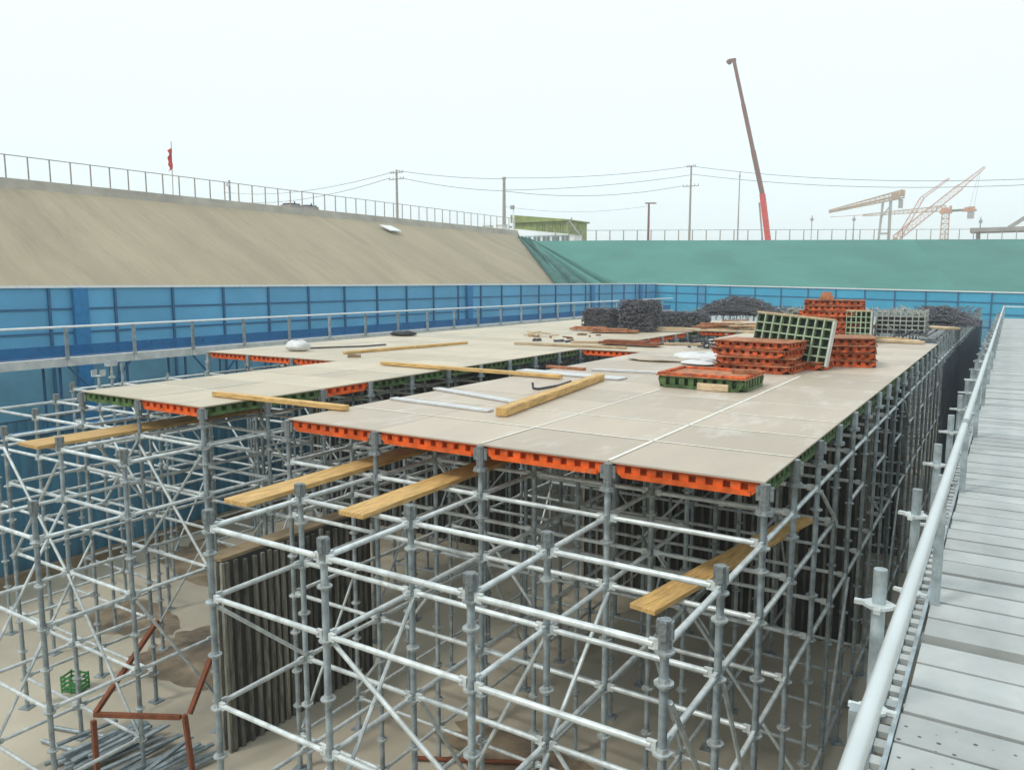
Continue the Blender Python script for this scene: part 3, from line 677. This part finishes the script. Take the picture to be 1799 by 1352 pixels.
def crate(label, x, y_, w, l, h, seed, rz=0):
    t = thing('wire_crate', label, 'crate', (x, y_, DECK + .02), rz)
    b = MB()
    for zz in [.04 + (h - .06) * k / 5 for k in range(6)]:
        for yy in (0, l): b.beam((0, yy, zz), (w, yy, zz), .02, .03)
        for xx in (0, w): b.beam((xx, 0, zz), (xx, l, zz), .02, .03)
    b.build('side_rails', M['grey'], t); b = MB()
    for k in range(9):
        for yy in (0, l): b.box(w*k/8-.012, w*k/8+.012, yy-.014, yy+.014, 0, h + rnd.uniform(0, .06))
    for k in range(1, 6):
        for xx in (0, w): b.box(xx-.014, xx+.014, l*k/6-.012, l*k/6+.012, 0, h + rnd.uniform(0, .05))
    b.build('uprights', M['grey'], t)
    r_ = random.Random(seed); b = MB()
    for k in range(260):
        p = Vector((r_.uniform(.05, w-.05), r_.uniform(.05, l-.05), r_.uniform(.03, h + .08 * (k % 3 == 0))))
        q = p + Vector((r_.uniform(-.12, .12), r_.uniform(-.12, .12), r_.uniform(-.05, .12))); b.beam(p, q, .03, .03)
    stuff(b.build('fittings', M['grey'], t)); MB().box(.03, w-.03, .03, l-.03, .02, h*.75).build('packed_core', M['dark'], t)
crate('grey wire crate of fittings, the nearer and larger one by the dark tubes', -2.95, 22.1, 1.1, .9, .62, 11)
crate('grey wire crate of fittings, the smaller one touching the tall orange stack', -3.62, 21.6, .62, .8, .58, 12, .1)
tb = thing('tube_stack', 'long stack of dark steel tubes along the far right scaffold edge', 'tubes', (0, 0, DECK)); b = MB()
for k in range(64):
    x = -2.45 + 1.10 * rnd.random(); z = .07 + .10 * rnd.random() * (1 if x < -1.6 else .6); a = 19.95 + rnd.uniform(0, 3) + 6.4 * (k % 4)
    b.tube((x, a, z), (x + rnd.uniform(-.06, .06), min(46, a + 6), z + rnd.uniform(-.02, .02)), .024, 6)
stuff(b.build('tubes', M['iron'], tb, True))
# timber lying at the end of the right deck
for n, (x0, y0, x1, y1, z, w, m, lab) in enumerate([
    (-3.15, 19.75, -1.62, 19.62, .04, .16, 'wood_pale', 'pale plank closing the end of the right deck before the crates'),
    (-3.05, 20.0, -1.75, 19.95, .04, .18, 'wood_pale', 'second pale plank behind the deck end before the crates'),
    (-2.95, 20.3, -2.0, 20.2, .06, .15, 'wood', 'yellow plank lying just before the grey wire crates'),
    (-2.0, 24.2, -1.3, 23.6, .16, .5, 'wood_pale', 'pale boards on the dark tubes right of the crates')]):
    board(lab, (x0, y0, DECK + z), (x1, y1, DECK + z), w, .06, m)
tp = thing('timber_pile', 'loose pile of brown and pale offcuts beyond the far slot', 'timber', (-6.9, 23.0, DECK))
for k in range(46):
    x, yy = rnd.uniform(-.75, .75), rnd.uniform(-.9, .6); th = rnd.gauss(.3, .5); L = rnd.uniform(.4, 1.2); z = .03 + .05 * (k // 10) * (1 - abs(x) * .8)
    MB().beam((x - math.cos(th)*L/2, yy - math.sin(th)*L/2, z), (x + math.cos(th)*L/2, yy + math.sin(th)*L/2, z + rnd.uniform(-.01, .04)), rnd.uniform(.06, .16), .035).build('offcut', M[rnd.choice(('wood_pale', 'rustboard', 'wood_pale', 'ply'))], tp)
for lab, x, yy, w, l, rz, m in [('reddish board under the left rounded bale', -10.0, 20.05, 1.3, .35, .15, 'rustboard'), ('reddish plate in front of the tall square bale', -9.1, 19.5, 1.3, .5, .25, 'rustboard'),
        ('long reddish-brown plate beside the end of the near slot', -6.95, 15.75, 1.35, .42, .02, 'rust'), ('pale plate beside the tall square bale', -8.0, 20.9, 1.2, .3, .3, 'wood_pale')]:
    o = MB().box(-w/2, w/2, -l/2, l/2, 0, .05).box(-w*.42, w*.3, -l*.4, l*.3, .05, .085).build('board_stack', M[m]); o.location = (x, yy, DECK + .035); o.rotation_euler = (0, 0, rz); tag(o, lab, 'boards')
def sack(name, label, x, y_, w, l, h, rz, m='sack', seed=0, cat='sack'):
    def fn(u, v):
        th = u * 2 * math.pi; ph = v * math.pi
        n = 1 + .22 * mn.noise(Vector((math.cos(th) * 1.7 + seed, math.sin(th) * 1.7, v * 3)))
        rr = math.sin(ph) ** .6 * n
        return (w / 2 * rr * math.cos(th), l / 2 * rr * math.sin(th), h * (.5 - .5 * math.cos(ph)) * (1 + .25 * mn.noise(Vector((u * 6 + seed, v * 4, 2)))))
    o = MB().add(*grid(fn, 24, 12)).build(name, M[m], None, True); o.location = (x, y_, DECK); o.rotation_euler = (0, 0, rz); return tag(o, label, cat)
sack('white_sack', 'larger white crumpled sack left of the near orange stack', -4.55, 13.5, 1.1, .8, .13, .2, seed=1)
sack('white_sack', 'flat white sheet sack just before the larger one', -4.35, 12.75, .7, .5, .07, -.2, seed=2)
sack('white_sack', 'white crumpled sack tucked behind the near orange stack', -4.05, 14.3, .7, .7, .22, .2, seed=3)
sack('white_bag', 'small white plastic bag on the far left deck near the rail', -12.05, 11.0, .5, .35, .20, .4, seed=4, cat='bag')
sack('grey_tray', 'flat round-cornered grey tray with brown rim left of the sacks', -5.2, 13.0, 1.1, .55, .07, .05, 'deck', seed=5, cat='tray')
sack('dark_rag', 'small dark rag heap on the left deck by the white rail', -13.2, 15.6, .7, .5, .12, .3, 'dark', seed=6, cat='rag')
def debris(label, x, y_, w, l, n, m, seed, h=.08):
    r_ = random.Random(seed); b = MB()
    for k in range(n):
        p = Vector((r_.uniform(-w/2, w/2), r_.uniform(-l/2, l/2), r_.uniform(.015, h))); th = r_.uniform(0, 6.28); L = r_.uniform(.05, .3)
        b.beam(p, p + Vector((math.cos(th)*L, math.sin(th)*L, r_.uniform(-.01, .03))), .03, .03)
    o = b.build('debris', M[m]); o.location = (x, y_, DECK); stuff(o); return tag(o, label, 'debris')
debris('dark scrap pile beyond the white sacks', -5.1, 16.0, 1.0, .7, 60, 'iron', 1, .18)
debris('small scatter of rods on the left deck near the rail', -10.3, 17.2, .8, .5, 14, 'wood_pale', 2)
debris('dark scatter of rods beside the pale timber on the left deck', -9.0, 15.9, 1.1, .2, 12, 'iron', 3, .03)
debris('few scrap bits on the left deck middle', -9.6, 17.6, 1.6, 1.6, 7, 'rust', 4, .03)
for lab, x, yy in [('small timber offcut on the left deck beside the long board', -10.15, 10.6), ('tiny brown block on the left deck before the bales', -9.4, 18.2)]:
    o = MB().box(-.12, .12, -.05, .05, 0, .05).box(-.09, .03, -.03, .03, .05, .06).build('offcut', M['ply']); o.location = (x, yy, DECK); o.rotation_euler = (0, 0, .7); tag(o, lab, 'offcut')
rb = MB().path([(-12.3, 11.3, DECK + .02), (-11.6, 12.4, DECK + .02), (-11.5, 13.0, DECK + .02)], .018, 5); tag(rb.build('iron_rod', M['iron']), 'thin rod lying beside the small white bag', 'rod')

# ------------------------------------------------------------------ pit floor things
for cx_, cy_, ax_, ay_, sd in ((-11.3, 6.7, 1.0, .5, 5), (-9.3, 6.5, 1.1, .75, 8), (-12.2, 9.2, 1.6, .8, 3), (-4.4, 6.9, .9, .4, 12)):
    st = MB(); ring = []
    for k in range(48):
        th = 2 * math.pi * k / 48; rr = 1 + .55 * mn.noise(Vector((math.cos(th) * 1.5, math.sin(th) * 1.5, sd))) + .2 * mn.noise(Vector((math.cos(th) * 5, math.sin(th) * 5, sd)))
        ring.append((cx_ + ax_ * rr * math.cos(th), cy_ + ay_ * rr * math.sin(th), FLOOR + .004))
    st.add(ring, [tuple(range(48))]); struct(st.build('brown_patch', M['floor_patch']))  # flat irregular brown patches laid on the pit floor
rf = thing('rusty_frame', 'rusty brown steel frame with leaning struts on the pit floor', 'frame', (-7.7, 4.1, FLOOR))
for nm, p, q in [('upright', (.0, 0, 0), (.0, 0, .73)), ('upright', (.78, .58, 0), (.74, .54, .76)), ('cross_beam', (-.16, .1, .70), (.70, .52, .73)),
                 ('strut', (-.14, .1, .72), (-.35, 1.0, 1.35)), ('strut', (.74, .60, .74), (.62, 1.05, 1.3))]:
    MB().beam(p, q, .045, .045).build(nm, M['rust'], rf)
gc = thing('plastic_crate', 'small green plastic crate on the pit floor at left', 'crate', (-9.85, 5.05, FLOOR), .4); gc.scale = (.85, .85, .85)
MB().box(-.14,.14,-.1,.1,.02,.05).build('base', M['crateg'], gc)
b = MB()
for z in (.08, .15, .22): b.box(-.15,.15,-.11,-.1,z,z+.03).box(-.15,.15,.1,.11,z,z+.03).box(-.15,-.14,-.1,.1,z,z+.03).box(.14,.15,-.1,.1,z,z+.03)
for x in (-.145, 0, .145): b.box(x-.012,x+.012,-.115,-.1,.0,.26).box(x-.012,x+.012,.1,.115,0,.26)
b.build('sides', M['crateg'], gc)
pp = thing('steel_pile', 'pile of loose grey steel sections on the pit floor at bottom left', 'steel', (-7.75, 4.55, FLOOR), .15)
for k in range(30):
    x = -.75 + 1.4 * rnd.random(); z = .03 + .05 * (k // 9); a = rnd.gauss(1.25, .12); L = rnd.uniform(.6, 1.1)
    MB().beam((x - math.cos(a)*L/2, -math.sin(a)*L/2, z), (x + math.cos(a)*L/2, math.sin(a)*L/2, z + rnd.uniform(-.01, .08)), .05, .025).build('section', M['galv'], pp)
for lab, p, q in [('loose grey tube on the pit floor by the rusty frame', (-9.2, 4.4, FLOOR + .03), (-8.1, 4.75, FLOOR + .03)), ('loose grey tube on the pit floor at the far left', (-9.0, 4.2, FLOOR + .03), (-8.3, 4.32, FLOOR + .03)),
                  ('loose rusty bar on the pit floor under the scaffold bay', (-5.2, 6.2, FLOOR + .04), (-3.9, 6.9, FLOOR + .04))]:
    o = MB().tube(p, q, .024, 8).build('loose_tube', M['rust' if 'rusty' in lab and 'bar' in lab else 'galv'], None, True); tag(o, lab, 'tube')

# ------------------------------------------------------------------ crest guardrails
def guardrail(label, pts, h, n, rail_m, post_m, pr):
    t = thing('guardrail', label, 'guardrail', pts[0])
    p0 = Vector(pts[0]); p1 = Vector(pts[1]); me = MB().beam((0, 0, 0), (0, 0, h), pr, pr).mesh('post', M[post_m])
    for k in range(n + 1): link('post', me, t, (p1 - p0) * k / n)
    MB().tube((0, 0, h), p1 - p0 + Vector((0, 0, h)), .022, 6).build('top_rail', M[rail_m], t)
    return t
guardrail('long guardrail on top of the bare left slope', ((-39.35, -6, 4.70), (-39.35, 62.5, 4.70)), 1.06, 69, 'pole', 'pole', .05)
guardrail('guardrail along the top of the green netted slope', ((-34.9, 62.2, 3.5), (26, 96.9, 3.5)), 1.02, 58, 'cgrey', 'pole', .07)
cp = sheet('slope_patch', [(-38.1,42.7,3.99),(-38.1,43.9,3.99),(-37.3,44.1,3.59),(-37.3,42.9,3.59),(-38.13,42.7,3.94),(-38.13,43.9,3.94),(-37.33,44.1,3.54),(-37.33,42.9,3.54)],
           [(3,2,1,0),(4,5,6,7),(0,1,5,4),(1,2,6,5),(2,3,7,6),(3,0,4,7)], M['white']); tag(cp, 'small white plate lying on the upper left slope', 'plate')
fl = thing('flagpole', 'thin pole with a ragged red flag above the left slope', 'flag', (-40, 27.8, 4.7))
MB().tube((0,0,0),(0,.05,3.0),.022,6).build('pole', M['pole'], fl)
def ff(u, v):
    return (.05 * math.sin(v * 9), .05 - .30 * u * (1 - .35 * abs(math.sin(v * 9.5))) , 1.5 + 1.15 * v - .18 * u)
MB().add(*grid(ff, 4, 16)).build('flag', M['red'], fl)
cpole = thing('camera_pole', 'short pole with a small camera box on the left slope crest', 'pole', (-40, 31.6, 4.7))
MB().tube((0,0,0),(0,0,1.3),.06,8).build('pole', M['pole'], cpole); MB().box(-.1,.1,-.3,-.05,.95,1.1).build('camera_box', M['white'], cpole)
for lab, y_ in [('dark low equipment box behind the left crest rail', 40.0), ('dark low equipment box just right of the first behind the crest rail', 41.6)]:
    e = thing('equipment_box', lab, 'equipment', (-44, y_, 4.7)); MB().box(-.5,.5,-.55,.55,0,.72).build('body', M['cgrey'], e); MB().box(-.4,.4,-.45,.45,.72,.82).build('lid', M['dark'], e); MB().tube((0,.3,.82),(0,.3,1.0),.05,6).build('exhaust', M['dark'], e)

# ------------------------------------------------------------------ poles, cables, shed, cabin
def upole(label, x, y_, zt, arms, r=.16):
    t = thing('utility_pole', label, 'pole', (x, y_, 3.6)); H = zt - 3.6
    MB().tube((0,0,0),(0,0,H),r,10,r*.62).build('pole', M['pole'], t, True)
    for dz, w in arms:
        a = MB().beam((-w/2,0,H-dz),(w/2,0,H-dz),.1,.1).build('crossarm', M['pole'], t)
        for s in (-1, -.5, .5, 1): MB().tube((s*w*.46,0,H-dz+.05),(s*w*.46,0,H-dz+.3),.05,6,.03).build('insulator', M['cgrey'], a)
    return t
upole('concrete utility pole with two crossarms, leftmost of the three', -64.1, 75, 13.4, ((.35, 2.0), (1.1, 2.4)), .2)
upole('plain concrete utility pole beside the olive shed, middle of the three', -55.1, 85, 13.0, ((.3, .5),), .27)
upole('concrete utility pole with low crossarm, nearest the tall boom', -36.2, 100, 14.8, ((.15, 1.2), (2.6, 2.2)), .17)
tp4 = thing('lamp_post', 'thin steel post standing left of the tall boom', 'post', (-29.9, 100, 3.6)); MB().tube((0,0,0),(0,0,9.9),.10,8,.05).build('pole', M['pole'], tp4); MB().tube((0,0,9.3),(0,0,10.0),.11,6,.02).build('cap', M['cgrey'], tp4)
lp = thing('lamp_post', 'short brown lamp post with a two-headed lamp', 'lamp post', (-39.8, 95, 3.6))
MB().tube((0,0,0),(0,0,6.2),.17,8,.12).build('pole', M['boom'], lp); MB().beam((-.5,0,6.25),(.9,0,6.2),.18,.14).build('lamp_arm', M['boom'], lp); MB().box(.4,1.0,-.12,.12,6.1,6.2).build('lamp_head', M['cgrey'], lp)
def cable(label, p, q, sag, r=.035, n=24):
    p, q = Vector(p), Vector(q); pts = []
    for k in range(n + 1):
        t_ = k / n; v = p.lerp(q, t_); v.z -= sag * 4 * t_ * (1 - t_); pts.append(v)
    b = MB(); b.path(pts, r, 4); return tag(b.build('power_cable', M['wire']), label, 'cable')
cable('upper cable from the left pole to the middle pole', (-64, 75, 13.3), (-55.1, 85, 12.8), .25)
cable('lower cable from the left pole to the middle pole', (-63.4, 75, 12.4), (-55.1, 85, 11.3), .3)
cable('upper cable from the middle pole to the boom-side pole', (-55.1, 85, 12.9), (-36.2, 100, 14.7), .45)
cable('middle cable from the middle pole to the boom-side pole', (-55.1, 85, 11.4), (-36.2, 100, 13.6), .4)
cable('lowest cable sagging to the low crossarm of the boom-side pole', (-55.1, 85, 11.3), (-37.3, 100, 12.3), .9)
cable('upper cable running right past the tall boom', (-36.2, 100, 14.7), (8, 100, 10.6), 1.2)
cable('lower cable running right past the tall boom', (-36.2, 100, 13.7), (8, 100, 10.1), 1.2)
cable('upper cable running off left from the leftmost pole', (-64.5, 75, 13.2), (-118, 92, 15.5), 1.2)
cable('lower cable running off left from the leftmost pole', (-65.2, 75, 12.5), (-118, 92, 14.0), 1.3)
cable('thin low cable to the short lamp post', (-55.1, 85, 9.4), (-39.8, 95, 9.5), .7, .02)
sh = thing('site_shed', 'olive green tarpaulin shed at the slope corner', 'shed', (-44.2, 70, 3.6))
MB().box(0,6.4,0,4,0,2.35).build('wall', M['shed'], sh)
MB().add([(-.2,-.3,3.22),(6.6,-.3,2.5),(6.6,4.3,2.5),(-.2,4.3,3.22),(-.2,-.3,2.4),(6.6,-.3,2.36),(6.6,4.3,2.36),(-.2,4.3,2.4)],[(0,1,2,3),(4,7,6,5),(0,4,5,1),(1,5,6,2),(2,6,7,3),(3,7,4,0)]).build('roof', M['shed'], sh)
for x in (.05, 2.7, 4.0, 6.3): MB().box(x-.04,x+.04,-.06,-.01,0,2.38).build('post', M['greengrid'], sh)
for k in range(11): MB().box(2.8+.3*k,2.83+.3*k,-.04,-.005,.5,2.2).build('batten', M['green'], sh)
sc_ = MB().tube((7.6,-2.2,2.2),(9.5,-2.2,-.1),.07,6).tube((7.3,-2.2,1.9),(7.9,-2.2,2.5),.05,5).build('brace_strut', M['cgrey']); sc_.location = (-44.2, 70.2, 3.6); tag(sc_, 'slanting grey strut at the right end of the olive shed', 'strut')
cc = thing('site_cabin', 'white site cabin with grey windows below the olive shed', 'cabin', (-40.9, 64.6, 3.3), R(8))
MB().box(0,6.2,0,2.2,0,1.02).build('wall', M['white'], cc)
MB().add([(-.1,-.1,1.72),(6.3,-.1,1.02),(6.3,2.3,1.02),(-.1,2.3,1.72),(-.1,-.1,1.02),(6.3,-.1,1.0),(6.3,2.3,1.0),(-.1,2.3,1.02)],[(0,1,2,3),(4,7,6,5),(0,4,5,1),(1,5,6,2),(2,6,7,3),(3,7,4,0)]).build('roof', M['white'], cc)
for k in range(6):
    w_ = MB().box(.25+.95*k,.95+.95*k,-.03,-.002,.35,.92).build('window', M['glass'], cc); MB().box(.58+.95*k,.62+.95*k,-.05,-.031,.35,.92).build('mullion', M['white'], w_)
ms = thing('floodlight_mast', 'white tapered mast with lamps beside the olive shed', 'mast', (-41.7, 66, 3.6))
MB().tube((-.25,0,0),(0,0,3.4),.05,6).tube((.25,0,0),(0,0,3.4),.05,6).build('legs', M['white'], ms); MB().box(-.3,.05,-.12,.12,3.4,3.75).build('lamp', M['cgrey'], ms); MB().box(-.45,-.15,-.1,.1,1.6,1.8).build('lamp', M['cgrey'], ms)
for n, (x, w, lab) in enumerate([(-45.5, .8, 'white cabinet left of the floodlight mast'), (-43.9, .9, 'white cabinet beside the floodlight mast')]):
    c_ = thing('cabinet', lab, 'cabinet', (x, 66.3, 3.6)); MB().box(0,w,0,.6,0,1.9).build('body', M['white'], c_); MB().box(w*.2,w*.8,-.03,-.002,.5,1.5).build('door', M['alu'], c_); MB().box(-.05,w+.05,-.05,.65,1.9,2.0).build('lid', M['toe'], c_)

# ------------------------------------------------------------------ cranes
mc = thing('mobile_crane', 'tall brown telescopic crane boom with red lower section', 'crane', (-30.6, 120, 3.6))
MB().box(-2,5.5,-1.3,1.3,.8,1.6).build('carrier', M['red'], mc)
for k in range(4): w_ = MB().tube((-1.2+1.9*k,-1.45,.55),(-1.2+1.9*k,1.45,.55),.55,12).build('wheel', M['dark'], mc)
b0, b1, b2, b3 = Vector((-.6,0,1.6)), Vector((-1.85,0,9.2)), Vector((-4.5,0,17.7)), Vector((-6.75,0,28.6))
MB().beam(b0,b1,.72,.7,(0,1,0)).build('lower_boom', M['red'], mc); MB().beam(b0+Vector((-.85,0,0)),b1+Vector((-.4,0,-1.2)),.2,.2,(0,1,0)).build('lift_cylinder', M['cgrey'], mc)
MB().beam(b1,b1.lerp(b3,.33),.60,.6,(0,1,0)).build('boom_section', M['boom'], mc); MB().beam(b1.lerp(b3,.33),b1.lerp(b3,.68),.52,.5,(0,1,0)).build('boom_section', M['boom'], mc); MB().beam(b1.lerp(b3,.68),b3,.44,.42,(0,1,0)).build('boom_section', M['boom'], mc)
MB().box(-7.5,-6.5,-.25,.25,28.55,29.0).tube((-7.5,-.35,28.6),(-7.5,.35,28.6),.32,10).build('boom_head', M['boom'], mc)
def lattice(b, p, q, w0, w1, n, r=.12):
    p, q = Vector(p), Vector(q); a = (q - p).normalized(); s = a.cross(Vector((0,1,0))).normalized(); y_ = Vector((0,1,0)); prev = None
    for k in range(n + 1):
        t_ = k / n; c = p.lerp(q, t_); w = w0 + (w1 - w0) * t_
        cur = [c + s*w/2 + y_*w/2, c - s*w/2 + y_*w/2, c - s*w/2 - y_*w/2, c + s*w/2 - y_*w/2]
        if prev:
            for u in range(4):
                b.beam(prev[u], cur[u], r*1.5, r*1.5); b.beam(prev[u], cur[(u+1) % 4], r, r)
        for u in range(4): b.beam(cur[u], cur[(u+1) % 4], r, r)
        prev = cur
ca = thing('tower_crane', 'buff crane with sloping tapered jib and two-legged tower', 'crane', (-31.3, 240, 3.6))
b = MB(); lattice(b, (-14.6,0,16.1), (4.0,0,19.9), .7, 2.1, 16, .11); b.build('jib_lattice', M['crane'], ca)
MB().beam((-14.8,0,15.9),(4.3,0,19.7),.35,.5).build('jib_chord', M['crane'], ca)
b = MB(); b.beam((-1.9,0,0),(-.9,0,18.2),.55,.6); b.beam((1.1,0,0),(1.0,0,18.6),.7,.8); b.beam((-1.7,0,9.5),(1.1,0,9.5),.5,.5); b.beam((-1.0,0,14),(1.0,0,17),.3,.3); b.build('tower_legs', M['cgrey'], ca)
MB().box(1.2,3.2,-.9,.9,18.7,20.2).box(3.2,4.4,-.6,.6,19.4,20.9).build('machinery_house', M['crane'], ca); MB().box(3.0,4.0,-.7,.7,16.2,18.4).build('counterweight', M['cgrey'], ca)
cbx = thing('tower_crane', 'crane with level jib and orange cab, at the right', 'crane', (-17.6, 250, 3.6))
b = MB(); lattice(b, (-21,0,15.4), (0,0,16.4), .5, 1.4, 18, .09); b.build('jib_lattice', M['crane'], cbx); MB().beam((-30,0,15.3),(-20,0,15.5),.14,.14).build('jib_tip', M['crane2'], cbx)
b = MB(); lattice(b, (0,0,0), (0,0,8), 2.3, 2.3, 5, .13); lattice(b, (0,0,8), (0,0,15), 1.9, 1.7, 5, .13); b.build('tower', M['crane'], cbx)
MB().box(-1.5,1.5,-.9,.9,15,15.7).box(-1.0,.6,-.8,.8,15.7,16.5).box(.8,1.4,-.5,.5,15.7,17.0).build('cab', M['crane2'], cbx); MB().beam((0,0,15.6),(6.2,0,15.8),.5,.6).build('counter_jib', M['green'], cbx); MB().box(3.8,7.3,-.8,.8,15.3,15.8).box(4.4,5.4,-.6,.6,15.8,16.4).box(5.8,6.9,-.6,.6,15.8,16.3).build('winch', M['crane2'], cbx); MB().box(5.2,6.8,-.7,.7,13.4,15.2).build('counterweight', M['cgrey'], cbx)
lc = thing('crawler_crane', 'lattice crane with long boom raised steeply to the right', 'crane', (-31, 260, 3.6))
b = MB(); lattice(b, (0,0,9), (16,0,23), 2.0, 1.6, 16, .08); lattice(b, (16,0,23), (21.5,0,28), 1.3, .5, 6, .07); b.build('boom_lattice', M['crane2'], lc)
b = MB(); lattice(b, (1,0,9.5), (6.5,0,20.5), 1.2, 1.0, 7, .07); lattice(b, (6.5,0,20.5), (13,0,25.5), .8, .4, 8, .06); b.build('back_mast', M['crane2'], lc)
b = MB(); b.tube((20.2,0,27),(18.6,0,17.5),.06,4); b.tube((20.6,0,27.2),(19.6,0,17.5),.06,4); b.build('hoist_lines', M['cgrey'], lc); MB().box(18.3,19.9,-.4,.4,16.4,17.4).build('hook_block', M['cgrey'], lc)
MB().box(-2.5,2.5,-2,2,1.2,4).box(-3,3,-2.6,-1.6,0,1.2).box(-3,3,1.6,2.6,0,1.2).build('crawler_base', M['crane2'], lc); MB().beam((0,0,4),(0,0,9.4),1.2,1.2).build('slew_tower', M['crane'], lc)
rfx = thing('steel_canopy', 'low grey canopy roof at the far right edge', 'canopy', (-6.8, 150, 3.6))
MB().box(0,16,-3,3,4.3,4.9).build('roof', M['cgrey'], rfx); MB().beam((5.2,0,4.9),(9.5,0,8.0),.5,.6).build('sloping_chute', M['cgrey'], rfx)
for x in (1, 8, 15): MB().box(x-.2,x+.2,-.2,.2,0,4.3).build('column', M['cgrey'], rfx)
for x, zt, lab in [(-24.6, 11.5, 'thin far pole left of the buff crane tower'), (-31.6, 11.8, 'very thin far mast between the boom and the buff crane'), (-5.5, 10.4, 'thin far post with forked top at the right')]:
    t = thing('far_mast', lab, 'mast', (x, 150, 3.6)); MB().tube((0,0,0),(0,0,zt-3.6),.16 if x != -31.6 else .06,6,.08).build('pole', M['pole'], t); MB().box(-.25,.25,-.1,.1,zt-4.6,zt-4.1).build('fitting', M['cgrey'], t)

# ------------------------------------------------------------------ haze
hz = MB().box(-890, 690, -290, 1490, -6.4, 45).build('haze', None); hm = bpy.data.materials.new('haze'); hm.use_nodes = True
for n_ in list(hm.node_tree.nodes):
    if n_.type == 'BSDF_PRINCIPLED': hm.node_tree.nodes.remove(n_)
pv = hm.node_tree.nodes.new('ShaderNodeVolumePrincipled'); pv.inputs['Color'].default_value = (.92, .985, 1, 1); pv.inputs['Density'].default_value = .0014
hm.node_tree.links.new(pv.outputs[0], hm.node_tree.nodes['Material Output'].inputs['Volume'])
hz.data.materials.append(hm); stuff(hz)
